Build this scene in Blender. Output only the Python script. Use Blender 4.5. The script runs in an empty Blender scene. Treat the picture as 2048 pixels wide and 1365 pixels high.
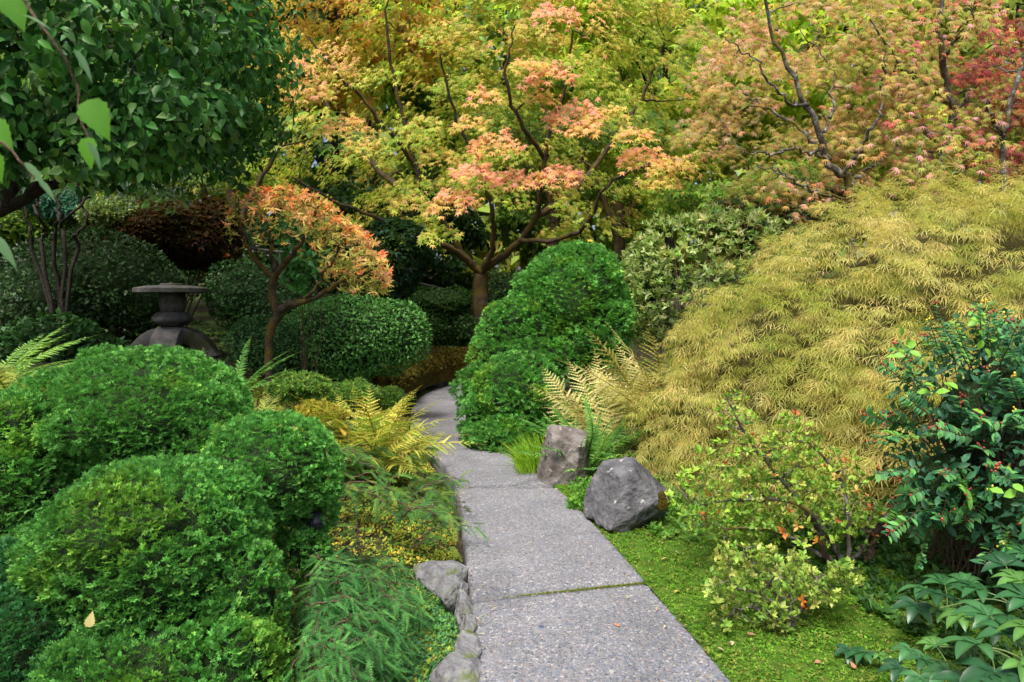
import bpy, math, random
import numpy as np
from mathutils import Vector, Matrix

# ------------------------------------------------------------------ camera, sky, sun, exposure
scene = bpy.context.scene
CAM_H = 1.7
FPX = 1365.0
PITCH = math.atan(82.5 / FPX)
cam_d = bpy.data.cameras.new('camera')
cam = bpy.data.objects.new('camera', cam_d)
scene.collection.objects.link(cam)
cam.location = (0, 0, CAM_H)
cam.rotation_euler = (math.pi / 2 - PITCH, 0, 0)
cam_d.sensor_width = 36
cam_d.lens = 36 * FPX / 2048
cam_d.clip_start = 0.05
cam_d.clip_end = 1500
scene.camera = cam
cam_d.dof.use_dof = True
cam_d.dof.focus_distance = 5.5
cam_d.dof.aperture_fstop = 5.6

SUN_EL, SUN_AZ = math.radians(62), math.radians(205)   # azimuth clockwise from +Y
world = bpy.data.worlds.new('World')
scene.world = world
world.use_nodes = True
wn = world.node_tree
sky = wn.nodes.new('ShaderNodeTexSky')
sky.sky_type = 'NISHITA'
sky.sun_disc = False
sky.sun_elevation = SUN_EL
sky.sun_rotation = SUN_AZ
sky.air_density = 1.0
sky.dust_density = 6.0
sky.ozone_density = 1.0
bg = wn.nodes['Background']
bg.inputs['Strength'].default_value = 0.062
wn.links.new(sky.outputs[0], bg.inputs[0])

sun_d = bpy.data.lights.new('sun', 'SUN')
sun_d.energy = 1.5
sun_d.angle = math.radians(22)
sun_d.color = (1.0, 0.96, 0.90)
sun = bpy.data.objects.new('sun', sun_d)
scene.collection.objects.link(sun)
sdir = Vector((math.sin(SUN_AZ) * math.cos(SUN_EL), math.cos(SUN_AZ) * math.cos(SUN_EL), math.sin(SUN_EL)))
sun.rotation_euler = sdir.to_track_quat('Z', 'Y').to_euler()
sun.location = (0, 0, 30)

vs = scene.view_settings
vs.view_transform = 'Standard'
vs.look = 'None'
vs.gamma = 1.0
vs.exposure = 1.8
vs.use_curve_mapping = False
scene.cycles.use_denoising = True
scene.cycles.max_bounces = 8
scene.cycles.diffuse_bounces = 4
scene.cycles.transmission_bounces = 4
scene.cycles.transparent_max_bounces = 4

# ------------------------------------------------------------------ helpers
rng = np.random.default_rng(11)
random.seed(5)
COL = scene.collection
UP = np.array([0, 0, 1.0])
CAMP = np.array([0, 0, CAM_H])


def P(px, py, Y):
    """world point at depth Y seen at photo pixel (2048 wide)"""
    cx, cy = (px - 1024) / FPX, (682.5 - py) / FPX
    c, s = math.cos(PITCH), math.sin(PITCH)
    d = np.array([cx, c + cy * s, -s + cy * c])
    return CAMP + d * (Y / d[1])


def nrm(a):
    return a / np.maximum(np.linalg.norm(a, axis=-1, keepdims=True), 1e-9)


def vnoise(p, seed=0):
    p = np.asarray(p, dtype=np.float64)
    i = np.floor(p).astype(np.int64)
    f = p - i
    f = f * f * (3 - 2 * f)
    out = np.zeros(len(p))
    for dx in (0, 1):
        wx = f[:, 0] if dx else 1 - f[:, 0]
        for dy in (0, 1):
            wy = f[:, 1] if dy else 1 - f[:, 1]
            for dz in (0, 1):
                wz = f[:, 2] if dz else 1 - f[:, 2]
                h = ((i[:, 0] + dx) * 374761393 + (i[:, 1] + dy) * 668265263 + (i[:, 2] + dz) * 2147483647 + seed * 974711) & 0xffffffff
                h = ((h ^ (h >> 13)) * 1274126177) & 0xffffffff
                h = h ^ (h >> 16)
                out += wx * wy * wz * (h / 4294967296.0)
    return out


def fbm(p, seed=0, o=3):
    s, a, t = 0, 0.5, 0
    p = np.asarray(p)
    for k in range(o):
        s = s + a * vnoise(p * 2 ** k, seed + k * 17)
        t += a
        a *= 0.5
    return s / t


def make_mesh(name, V, faces, C=None, mat=None, smooth=False):
    me = bpy.data.meshes.new(name)
    fl = faces if isinstance(faces, list) else [faces]
    fl = [np.asarray(f) for f in fl if len(f)]
    idx = np.concatenate([f.ravel() for f in fl]).astype(np.int32)
    tot = np.concatenate([np.full(len(f), f.shape[1]) for f in fl])
    starts = np.concatenate([[0], np.cumsum(tot)[:-1]]).astype(np.int32)
    V = np.asarray(V, dtype=np.float32)
    me.vertices.add(len(V))
    me.vertices.foreach_set('co', V.ravel())
    me.loops.add(len(idx))
    me.loops.foreach_set('vertex_index', idx)
    me.polygons.add(len(tot))
    me.polygons.foreach_set('loop_start', starts)
    if smooth:
        me.polygons.foreach_set('use_smooth', np.ones(len(tot), dtype=bool))
    me.update(calc_edges=True)
    if C is not None:
        a = me.attributes.new('Col', 'FLOAT_COLOR', 'POINT')
        rgba = np.ones((len(V), 4), dtype=np.float32)
        rgba[:, :3] = C
        a.data.foreach_set('color', rgba.ravel())
    if mat:
        me.materials.append(mat)
    return me


def tag(o, label=None, cat=None, group=None, kind=None):
    if label: o['label'] = label
    if cat: o['category'] = cat
    if group: o['group'] = group
    if kind: o['kind'] = kind
    return o


def thing(name, label, cat, loc=(0, 0, 0), group=None, rz=0):
    o = bpy.data.objects.new(name, None)
    COL.objects.link(o)
    o.location = tuple(float(v) for v in loc)
    o.rotation_euler = (0, 0, rz)
    o.empty_display_size = 0.1
    return tag(o, label, cat, group)


def link(name, me, parent=None, loc=None, rot=None, scale=None):
    o = bpy.data.objects.new(name, me)
    COL.objects.link(o)
    if parent: o.parent = parent
    if loc is not None: o.location = tuple(float(v) for v in loc)
    if rot is not None: o.rotation_euler = rot
    if scale is not None: o.scale = (scale,) * 3 if np.isscalar(scale) else scale
    return o


class Bag:
    """collects arrays and links them as ONE mesh object"""
    def __init__(self):
        self.V, self.T, self.Q, self.C, self.n = [], [], [], [], 0

    def add(self, V, F, C=(0.5, 0.5, 0.5)):
        V = np.asarray(V, dtype=np.float64).reshape(-1, 3)
        F = np.asarray(F)
        C = np.asarray(C, dtype=np.float64)
        if C.ndim == 1: C = np.broadcast_to(C, (len(V), 3))
        (self.T if F.shape[1] == 3 else self.Q).append(F + self.n)
        self.V.append(V)
        self.C.append(C)
        self.n += len(V)
        return self

    def mesh(self, name, mat, off=(0, 0, 0), smooth=False):
        V = np.concatenate(self.V) - np.asarray(off)
        fl = []
        if self.T: fl.append(np.concatenate(self.T))
        if self.Q: fl.append(np.concatenate(self.Q))
        return make_mesh(name, V, fl, np.concatenate(self.C), mat, smooth)

    def build(self, name, mat, parent=None, smooth=False):
        off = np.array(parent.location) if parent else np.zeros(3)
        if parent and parent.parent: off = off + np.array(parent.parent.location)
        return link(name, self.mesh(name, mat, off, smooth), parent)


def frames(ydir, zdir):
    y = nrm(ydir)
    x = nrm(np.cross(y, zdir))
    z = np.cross(x, y)
    return np.stack([x, y, z], axis=-1)


def scatter(bag, T, F, pos, R, S, C, shade=None):
    n, k = len(pos), len(T)
    if n == 0: return
    S = np.asarray(S, dtype=float)
    if S.ndim == 0: S = np.full(n, float(S))
    TT = T[None] * (S[:, None, None] if S.ndim == 1 else S[:, None, :])
    V = np.einsum('nij,nkj->nki', R, TT) + pos[:, None, :]
    FF = (F[None] + (np.arange(n) * k)[:, None, None]).reshape(-1, F.shape[1])
    CC = np.repeat(np.asarray(C)[:, None, :], k, axis=1)
    if shade is not None: CC = CC * shade[None, :, None]
    bag.add(V.reshape(-1, 3), FF, CC.reshape(-1, 3))


def rdirs(n):
    return nrm(rng.normal(size=(n, 3)))


def pick(cols, n, jit=0.12, w=None):
    """random colours drawn from a small palette"""
    cols = np.asarray(cols, dtype=float)
    i = rng.choice(len(cols), n, p=None if w is None else np.asarray(w) / np.sum(w))
    c = cols[i] * rng.normal(1, jit, (n, 1)) * rng.normal(1, jit * 0.4, (n, 3))
    return np.clip(c, 0.004, 0.95)


# ---- templates (leaf grows along +Y, faces +Z)
def t_leaf(w=0.5, fold=0.12, droop=0.15):
    V = np.array([[0, 0, 0], [-w / 2, .42, fold], [w / 2, .42, fold], [0, .45, 0], [0, 1, -droop]])
    F = np.array([[0, 3, 1], [0, 2, 3], [1, 3, 4], [3, 2, 4]])
    return V, F, np.array([.9, 1, 1, 1, 1.05])


def t_leaf2(w=.55, fold=.1, droop=.15):
    V = np.array([[0, 0, 0], [-w / 2, .45, fold], [w / 2, .45, fold], [0, 1, -droop]])
    return V, np.array([[0, 2, 1], [1, 2, 3]]), np.array([.92, 1, 1, 1.05])


def t_oval(w=.5, fold=.08, droop=.18, wide=.5):
    """smoother leaf for plants close to the camera"""
    V, S = [[0, 0, 0]], [.9]
    for t, k in ((.28, .78 if wide < .55 else .5), (.62, .95)):
        V += [[-w / 2 * k, t, fold - droop * t * t], [0, t, -droop * t * t], [w / 2 * k, t, fold - droop * t * t]]; S += [1, .95, 1]
    V += [[0, 1, -droop]]; S += [1.05]
    F = [[0, 2, 1], [0, 3, 2], [1, 2, 5], [1, 5, 4], [2, 3, 6], [2, 6, 5], [4, 5, 7], [5, 6, 7]]
    return np.array(V, float), np.array(F), np.array(S)


def t_palmate(lobes=5, spread=1.9, notch=.42, narrow=1.0, droop=.3):
    V = [[0, 0, 0]]
    a = np.linspace(-spread, spread, lobes)
    L = np.cos(a * .42) ** 1.2
    for i in range(lobes):
        d = (a[1] - a[0]) / 2
        if i == 0: V.append([math.sin(a[0] - d * 1.2) * .22, math.cos(a[0] - d * 1.2) * .22, 0])
        V.append([math.sin(a[i]) * L[i], math.cos(a[i]) * L[i], -droop * L[i]])
        nt = notch if i < lobes - 1 else .22
        V.append([math.sin(a[i] + d) * nt, math.cos(a[i] + d) * nt, -.03])
    F = [[0, k + 1, k] for k in range(1, len(V) - 1)]
    V = np.array(V, float) - np.array([0, -.1, 0])
    return V, np.array(F), np.concatenate([[.92], np.ones(len(V) - 1)])


def t_rosette(n=6, w=.36, lift=.5, inner=0, oval=False):
    VV, FF, SS = [], [], []
    base, F, S = t_oval(w, .06, .15, .7) if oval else t_leaf(w, .06, .12)
    k = 0
    for i in range(n + inner):
        if i < n and random.random() < .15: continue
        az = 2 * math.pi * i / n + (.5 if i >= n else 0) + random.uniform(-.5, .5)
        el = lift + random.uniform(-.5, .45) + (.45 if i >= n else 0)
        sc = random.uniform(.6, 1.15) * (.7 if i >= n else 1)
        m = Matrix.Rotation(az, 3, 'Z') @ Matrix.Rotation(el, 3, 'X')
        VV.append(np.array([m @ Vector(v) for v in base * sc]))
        FF.append(F + k); SS.append(S * random.uniform(.85, 1.15)); k += len(base)
    return np.concatenate(VV), np.concatenate(FF), np.concatenate(SS)


def t_fan(n=7, spread=1.25, w=.2, lift=.25, curl=.0):
    V, F, S = [], [], []
    for i in range(n):
        a = spread * (2 * i / (n - 1) - 1)
        L = 1 - .22 * abs(a) / spread + random.uniform(-.1, .1)
        d = np.array([math.sin(a), math.cos(a), 0])
        s = np.array([math.cos(a), -math.sin(a), 0]) * w / 2
        zz = lift * random.uniform(.2, 1.5)
        m = d * .55 * L + UP * zz * .55
        k = len(V)
        V += [d * .08, m + s, d * L + UP * (zz - curl), m - s]
        F += [[k, k + 1, k + 2], [k, k + 2, k + 3]]
        S += [.8, 1, 1.2, 1]
    return np.array(V), np.array(F), np.array(S)


def t_spray(n=12, L=1.0, nl=.16, w=.035, both=True, lift=.05, taper=True, radial=1):
    """twig with rows of needles"""
    V, F, S = [], [], []
    for i in range(n):
        t = .06 + .94 * i / (n - 1)
        b = np.array([0, t * L, -.12 * t * t * L])
        ln = nl * ((1.15 - .75 * t) if taper else (1 - .35 * t * t))
        for r in range(radial):
            for sgn in (-1, 1):
                az = (r / max(radial, 1)) * math.pi * .8 + random.uniform(-.15, .15)
                side = np.array([math.cos(az) * sgn, 0, math.sin(az) if radial > 1 else lift])
                d = nrm(side + np.array([0, .75, 0]))
                k = len(V)
                o = np.array([0, w / 2, 0])
                V += [b - o, b + o, b + d * ln * random.uniform(.85, 1.1)]
                F += [[k, k + 1, k + 2]]
                S += [.85, .85, 1.15]
    k = len(V)
    V += [np.array([-.008, 0, 0]), np.array([.008, 0, 0]), np.array([0, L, -.12 * L])]
    F += [[k, k + 1, k + 2]]; S += [.8, .8, 1]
    return np.array(V), np.array(F), np.array(S)


def smooth_path(pts, n=14, wob=0.0):
    pts = np.asarray(pts, float)
    p = np.vstack([2 * pts[0] - pts[1], pts, 2 * pts[-1] - pts[-2]])
    m = len(pts) - 1
    out = []
    for i in range(m):
        k = max(2, int(round(n / m)))
        t = np.linspace(0, 1, k, endpoint=False)[:, None]
        a, b, c, d = p[i], p[i + 1], p[i + 2], p[i + 3]
        out.append(.5 * (2 * b + (c - a) * t + (2 * a - 5 * b + 4 * c - d) * t ** 2 + (3 * b - a - 3 * c + d) * t ** 3))
    out.append(pts[-1:])
    q = np.concatenate(out)
    if wob:
        w = rng.normal(size=q.shape) * wob
        w[0] = 0; w[-1] = 0
        q = q + w
    return q


def tube(bag, pts, r, sides=6, col=(.1, .08, .06), lump=0.0, cap=True):
    pts = np.asarray(pts, float)
    n = len(pts)
    r = np.broadcast_to(np.asarray(r, float), (n,)) if np.ndim(r) == 0 else np.interp(np.linspace(0, 1, n), np.linspace(0, 1, len(r)), r)
    t = np.gradient(pts, axis=0)
    t = nrm(t)
    ref = np.array([0.31, 0.17, .93]) if abs(t[:, 2]).mean() < .85 else np.array([1, .1, 0.0])
    x = nrm(np.cross(t, ref))
    y = np.cross(t, x)
    a = np.linspace(0, 2 * np.pi, sides, endpoint=False)
    rr = np.repeat(r[:, None], sides, 1)
    if lump: rr = rr * (1 + rng.normal(size=rr.shape) * lump)
    V = pts[:, None] + rr[:, :, None] * (np.cos(a)[None, :, None] * x[:, None] + np.sin(a)[None, :, None] * y[:, None])
    i = np.arange(n - 1)[:, None] * sides
    j = np.arange(sides)[None]
    F = np.stack([i + j, i + (j + 1) % sides, i + sides + (j + 1) % sides, i + sides + j], -1).reshape(-1, 4)
    bag.add(V.reshape(-1, 3), F, col)
    return pts


# ------------------------------------------------------------------ materials
def nodes_of(name):
    m = bpy.data.materials.new(name)
    m.use_nodes = True
    nt = m.node_tree
    return m, nt, nt.nodes['Principled BSDF'], nt.nodes['Material Output']


def M_leaf(name, trans=.35, rough=.5, spec=.3, boost=1.25, var=.25):
    m, nt, b, out = nodes_of(name)
    at = nt.nodes.new('ShaderNodeAttribute'); at.attribute_name = 'Col'
    tc = nt.nodes.new('ShaderNodeTexCoord')
    nz = nt.nodes.new('ShaderNodeTexNoise'); nz.inputs['Scale'].default_value = 40
    nt.links.new(tc.outputs['Object'], nz.inputs['Vector'])
    mp = nt.nodes.new('ShaderNodeMapRange')
    mp.inputs['To Min'].default_value = 1 - var; mp.inputs['To Max'].default_value = 1 + var
    nt.links.new(nz.outputs['Fac'], mp.inputs['Value'])
    mul = nt.nodes.new('ShaderNodeVectorMath'); mul.operation = 'SCALE'
    nt.links.new(at.outputs['Color'], mul.inputs[0]); nt.links.new(mp.outputs[0], mul.inputs['Scale'])
    nt.links.new(mul.outputs[0], b.inputs['Base Color'])
    b.inputs['Roughness'].default_value = rough
    b.inputs['Specular IOR Level'].default_value = spec
    tr = nt.nodes.new('ShaderNodeBsdfTranslucent')
    m2 = nt.nodes.new('ShaderNodeVectorMath'); m2.operation = 'MULTIPLY'
    m2.inputs[1].default_value = (boost, boost * 1.02, boost * .7)
    nt.links.new(mul.outputs[0], m2.inputs[0]); nt.links.new(m2.outputs[0], tr.inputs['Color'])
    mx = nt.nodes.new('ShaderNodeMixShader'); mx.inputs[0].default_value = trans
    nt.links.new(b.outputs[0], mx.inputs[1]); nt.links.new(tr.outputs[0], mx.inputs[2])
    nt.links.new(mx.outputs[0], out.inputs['Surface'])
    return m


def ramp(nt, stops):
    r = nt.nodes.new('ShaderNodeValToRGB')
    el = r.color_ramp.elements
    while len(el) < len(stops): el.new(.5)
    for e, (p, c) in zip(el, stops):
        e.position = p; e.color = (*c, 1)
    return r


def M_rough(name, stops, scale=6, bump=.3, bscale=30, rough=.9, detail=8, patch=None, spec=.3, up=None, dist=.02):
    """noise-coloured rough surface, optional second colour in patches, optional growth on faces that look up"""
    m, nt, b, out = nodes_of(name)
    tc = nt.nodes.new('ShaderNodeTexCoord')
    n1 = nt.nodes.new('ShaderNodeTexNoise'); n1.inputs['Scale'].default_value = scale; n1.inputs['Detail'].default_value = detail
    n1.inputs['Roughness'].default_value = .65
    nt.links.new(tc.outputs['Object'], n1.inputs['Vector'])
    r = ramp(nt, stops); nt.links.new(n1.outputs['Fac'], r.inputs[0])
    c = r.outputs[0]
    if patch:
        pc, ps, lo, hi = patch
        n3 = nt.nodes.new('ShaderNodeTexNoise'); n3.inputs['Scale'].default_value = ps; n3.inputs['Detail'].default_value = 6
        nt.links.new(tc.outputs['Object'], n3.inputs['Vector'])
        mr = nt.nodes.new('ShaderNodeMapRange'); mr.inputs['From Min'].default_value = lo; mr.inputs['From Max'].default_value = hi
        nt.links.new(n3.outputs['Fac'], mr.inputs['Value'])
        fac = mr.outputs[0]
        if up:
            g = nt.nodes.new('ShaderNodeNewGeometry')
            sx = nt.nodes.new('ShaderNodeSeparateXYZ'); nt.links.new(g.outputs['Normal'], sx.inputs[0])
            m3 = nt.nodes.new('ShaderNodeMapRange'); m3.inputs['From Min'].default_value = up[0]; m3.inputs['From Max'].default_value = up[1]
            nt.links.new(sx.outputs['Z'], m3.inputs['Value'])
            mm = nt.nodes.new('ShaderNodeMath'); mm.operation = 'MULTIPLY'
            nt.links.new(fac, mm.inputs[0]); nt.links.new(m3.outputs[0], mm.inputs[1]); fac = mm.outputs[0]
        mx = nt.nodes.new('ShaderNodeMix'); mx.data_type = 'RGBA'
        nt.links.new(fac, mx.inputs[0]); nt.links.new(c, mx.inputs[6]); mx.inputs[7].default_value = (*pc, 1)
        c = mx.outputs[2]
    nt.links.new(c, b.inputs['Base Color'])
    b.inputs['Roughness'].default_value = rough
    b.inputs['Specular IOR Level'].default_value = spec
    n2 = nt.nodes.new('ShaderNodeTexNoise'); n2.inputs['Scale'].default_value = bscale; n2.inputs['Detail'].default_value = 10
    nt.links.new(tc.outputs['Object'], n2.inputs['Vector'])
    bp = nt.nodes.new('ShaderNodeBump'); bp.inputs['Strength'].default_value = bump; bp.inputs['Distance'].default_value = dist
    nt.links.new(n2.outputs['Fac'], bp.inputs['Height']); nt.links.new(bp.outputs[0], b.inputs['Normal'])
    return m


def M_aggregate():
    m, nt, b, out = nodes_of('exposed_aggregate')
    tc = nt.nodes.new('ShaderNodeTexCoord')
    cols = None
    v = nt.nodes.new('ShaderNodeTexVoronoi'); v.inputs['Scale'].default_value = 75
    nt.links.new(tc.outputs['Object'], v.inputs['Vector'])
    sep = nt.nodes.new('ShaderNodeSeparateColor'); nt.links.new(v.outputs['Color'], sep.inputs[0])
    r = ramp(nt, [(0, (.085, .095, .12)), (.25, (.16, .165, .19)), (.45, (.21, .20, .215)), (.6, (.12, .135, .185)), (.75, (.24, .22, .22)), (.9, (.35, .34, .35)), (1, (.19, .15, .15))])
    r.color_ramp.interpolation = 'CONSTANT'
    nt.links.new(sep.outputs[0], r.inputs[0])
    e = nt.nodes.new('ShaderNodeTexVoronoi'); e.feature = 'DISTANCE_TO_EDGE'; e.inputs['Scale'].default_value = 75
    nt.links.new(tc.outputs['Object'], e.inputs['Vector'])
    mr = nt.nodes.new('ShaderNodeMapRange'); mr.inputs['From Min'].default_value = .05; mr.inputs['From Max'].default_value = .16
    nt.links.new(e.outputs['Distance'], mr.inputs['Value'])
    n = nt.nodes.new('ShaderNodeTexNoise'); n.inputs['Scale'].default_value = 260; n.inputs['Detail'].default_value = 6
    nt.links.new(tc.outputs['Object'], n.inputs['Vector'])
    mort = ramp(nt, [(.3, (.13, .13, .135)), (.7, (.25, .248, .255))]); nt.links.new(n.outputs['Fac'], mort.inputs[0])
    mx = nt.nodes.new('ShaderNodeMix'); mx.data_type = 'RGBA'
    nt.links.new(mr.outputs[0], mx.inputs[0]); nt.links.new(mort.outputs[0], mx.inputs[6]); nt.links.new(r.outputs[0], mx.inputs[7])
    # weather stains
    n3 = nt.nodes.new('ShaderNodeTexNoise'); n3.inputs['Scale'].default_value = 2.2; n3.inputs['Detail'].default_value = 8
    nt.links.new(tc.outputs['Object'], n3.inputs['Vector'])
    st = nt.nodes.new('ShaderNodeMapRange'); st.inputs['From Min'].default_value = .3; st.inputs['From Max'].default_value = .7
    st.inputs['To Min'].default_value = .72; st.inputs['To Max'].default_value = 1.12
    nt.links.new(n3.outputs['Fac'], st.inputs['Value'])
    ml = nt.nodes.new('ShaderNodeVectorMath'); ml.operation = 'SCALE'
    nt.links.new(mx.outputs[2], ml.inputs[0]); nt.links.new(st.outputs[0], ml.inputs['Scale'])
    nt.links.new(ml.outputs[0], b.inputs['Base Color'])
    b.inputs['Roughness'].default_value = .8
    mx3 = nt.nodes.new('ShaderNodeTexNoise'); mx3.inputs['Scale'].default_value = 7; mx3.inputs['Detail'].default_value = 9; mx3.inputs['Roughness'].default_value = .7
    nt.links.new(tc.outputs['Object'], mx3.inputs['Vector'])
    grime = nt.nodes.new('ShaderNodeMapRange'); grime.inputs['From Min'].default_value = .55; grime.inputs['From Max'].default_value = .75; grime.inputs['To Max'].default_value = .55
    nt.links.new(mx3.outputs['Fac'], grime.inputs['Value'])
    gm = nt.nodes.new('ShaderNodeMix'); gm.data_type = 'RGBA'; gm.inputs[7].default_value = (.10, .095, .085, 1)
    nt.links.new(grime.outputs[0], gm.inputs[0]); nt.links.new(ml.outputs[0], gm.inputs[6]); nt.links.new(gm.outputs[2], b.inputs['Base Color'])
    hh = nt.nodes.new('ShaderNodeMath'); hh.operation = 'ADD'
    nt.links.new(mr.outputs[0], hh.inputs[0]); nt.links.new(n.outputs['Fac'], hh.inputs[1])
    bp = nt.nodes.new('ShaderNodeBump'); bp.inputs['Strength'].default_value = .5; bp.inputs['Distance'].default_value = .004
    nt.links.new(hh.outputs[0], bp.inputs['Height']); nt.links.new(bp.outputs[0], b.inputs['Normal'])
    return m


def M_attr(name, rough=.7, spec=.3):
    m, nt, b, out = nodes_of(name)
    at = nt.nodes.new('ShaderNodeAttribute'); at.attribute_name = 'Col'
    tc = nt.nodes.new('ShaderNodeTexCoord')
    nz = nt.nodes.new('ShaderNodeTexNoise'); nz.inputs['Scale'].default_value = 90; nz.inputs['Detail'].default_value = 6
    nt.links.new(tc.outputs['Object'], nz.inputs['Vector'])
    mp = nt.nodes.new('ShaderNodeMapRange'); mp.inputs['To Min'].default_value = .7; mp.inputs['To Max'].default_value = 1.3
    nt.links.new(nz.outputs['Fac'], mp.inputs['Value'])
    mul = nt.nodes.new('ShaderNodeVectorMath'); mul.operation = 'SCALE'
    nt.links.new(at.outputs['Color'], mul.inputs[0]); nt.links.new(mp.outputs[0], mul.inputs['Scale'])
    nt.links.new(mul.outputs[0], b.inputs['Base Color'])
    b.inputs['Roughness'].default_value = rough
    b.inputs['Specular IOR Level'].default_value = spec
    return m


ML = M_leaf('leaf_blade', .4, .5, .15)
MLG = M_leaf('glossy_leaf', .25, .45, .2, var=.18)
MNEEDLE = M_leaf('conifer_needles', .3, .55, .12)
MFERN = M_leaf('fern_frond', .4, .55, .12)
MAUTUMN = M_leaf('autumn_leaf', .45, .55, .12)
MMOSSB = M_leaf('moss_leaflets', .3, .8, .1)
MBARK = M_rough('grey_lichen_bark', [(.3, (.03, .025, .02)), (.5, (.075, .065, .055)), (.6, (.22, .21, .19)), (.75, (.36, .36, .32))], 11, .8, 38, patch=((.13, .10, .02), 3.0, .5, .62))
MMOSSBARK = M_rough('mossy_bark', [(.3, (.02, .014, .009)), (.55, (.055, .038, .025)), (.75, (.13, .11, .09))], 10, .9, 45, patch=((.085, .06, .008), 4.0, .45, .6))
MDARKBARK = M_rough('dark_bark', [(.3, (.012, .010, .008)), (.6, (.035, .028, .020)), (.8, (.07, .06, .045))], 12, .8, 40)
MTWIG = M_rough('brown_twig', [(.3, (.05, .03, .02)), (.7, (.14, .09, .06))], 20, .4, 60)
MINNER = M_rough('shade_core_brown', [(.3, (.018, .016, .009)), (.7, (.05, .042, .022))], 30, 1.0, 80, dist=.04)  # dark brown for added filler bodies, shade between leaves as colour
MCORE = M_rough('shade_core_green', [(.35, (.012, .028, .006)), (.65, (.035, .085, .018))], 60, 1.0, 90, dist=.05)  # dark green of the added solid cores, so foliage gaps look shaded
MLACE = M_rough('filler_core_olive', [(.3, (.05, .045, .012)), (.7, (.13, .115, .035))], 40, 1.0, 60, dist=.05)  # olive of the solid filler body under the laceleaf sprays
MSOIL = M_rough('leafy_soil', [(.3, (.015, .011, .007)), (.5, (.035, .026, .015)), (.7, (.07, .05, .028))], 14, .9, 60, patch=((.045, .075, .012), 1.1, .45, .6))
MROCK = M_rough('grey_rock', [(.28, (.03, .03, .032)), (.48, (.085, .085, .092)), (.62, (.14, .14, .15)), (.78, (.25, .245, .25))], 6, 1.0, 14, patch=((.36, .35, .33), 17, .66, .72), dist=.04)
MEDGE = M_rough('pale_edging_stone', [(.28, (.06, .06, .062)), (.48, (.15, .15, .158)), (.62, (.23, .228, .235)), (.78, (.36, .35, .35))], 7, 1.0, 16, patch=((.08, .11, .02), 5, .52, .62), up=(.2, .9), dist=.04)
MROCKTAN = M_rough('tan_streaked_rock', [(.28, (.045, .04, .036)), (.46, (.13, .115, .105)), (.62, (.22, .20, .19)), (.8, (.40, .37, .36))], 6, 1.0, 14, patch=((.42, .39, .37), 15, .64, .70), dist=.04)
MLANTERN = M_rough('weathered_granite', [(.3, (.05, .048, .045)), (.55, (.11, .105, .10)), (.75, (.19, .185, .175))], 9, .5, 70, patch=((.05, .052, .022), 3, .48, .62))
MMOSS = M_rough('moss_mat', [(.3, (.035, .085, .010)), (.5, (.07, .145, .016)), (.72, (.12, .20, .028))], 7, .9, 120, rough=1, spec=.1, dist=.02, patch=((.09, .06, .02), 2.6, .58, .68))
MGOLDMOSS = M_rough('golden_moss', [(.3, (.025, .02, .004)), (.5, (.065, .05, .008)), (.72, (.13, .10, .013))], 9, 1.0, 90, rough=1, spec=.1, dist=.03)
MBLACK = M_rough('black_metal_and_opening', [(.3, (.012, .013, .018)), (.7, (.03, .032, .042))], 30, .1, 90, rough=.4, spec=.5)
MRAIL = M_rough('grey_rail', [(.3, (.03, .03, .03)), (.7, (.06, .06, .06))], 20, .2, 60, rough=.7)
MAGG = M_aggregate()
MPEB = M_attr('pebble_stone', .65, .35)
MBERRY = M_attr('berry_skin', .3, .5)

# ------------------------------------------------------------------ terrain
PY = np.array([0.0, 3.03, 3.87, 4.74, 6.03, 7.73, 9.67, 11.9, 13.2, 14.6, 40])
PXL = np.array([.10, -.14, -.24, -.34, -.46, -.92, -1.50, -1.66, -1.40, -.6, -.6])
PXR = np.array([1.35, .98, .83, .68, .44, -.13, -.50, -.55, -.25, .6, .6])


_yd = np.arange(-6, 46, .05)
_k = np.exp(-.5 * (np.arange(-36, 37) * .05 / .55) ** 2); _k /= _k.sum()
def _smooth(v):
    d = np.interp(_yd, PY, v)
    return np.convolve(np.pad(d, 36, mode='edge'), _k, mode='valid')


_XL, _XR = _smooth(PXL), _smooth(PXR)
def xl(y): return np.interp(y, _yd, _XL)
def xr(y): return np.interp(y, _yd, _XR)


def sstep(a, b, x):
    t = np.clip((x - a) / (b - a), 0, 1)
    return t * t * (3 - 2 * t)


def H(x, y):
    x = np.asarray(x, float); y = np.asarray(y, float)
    dl, dr = xl(y) - x, x - xr(y)
    left = -.16 + .16 * sstep(0.05, .5, dl) + .36 * np.clip(dl - .35, 0, 2.6) * sstep(3.2, 6.5, y)
    left = np.where(y > 10.8, np.maximum(left, .62 * sstep(.28, .5, dl)), left)
    right = -.03 + .01 * np.clip(dr, 0, 1) + .30 * np.clip(dr - 1.35, 0, 5)
    z = np.where(dl > 0, left, np.where(dr > 0, right, -.16))
    far = .68 + .16 * np.clip(y - 14.4, 0, 14)
    z = np.where(y > 14.35, np.maximum(z, far), z)
    z = z * np.where(y < 0, np.exp(y * .3), 1)
    p = np.stack([x.ravel() * 1.3, y.ravel() * 1.3, np.zeros(x.size)], 1)
    return z + (fbm(p, 3).reshape(x.shape) - .5) * .14 * np.clip(np.minimum(np.abs(dl), np.abs(dr)) * 2, 0, 1)


def HG(x, y): return float(H(np.array([x]), np.array([y]))[0])


def grid_axis(lo, hi, step, far, n):
    core = np.arange(lo, hi + 1e-6, step)
    g = np.geomspace(step, far, n)
    return np.concatenate([lo - np.cumsum(g)[::-1], core, hi + np.cumsum(g)])


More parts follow.
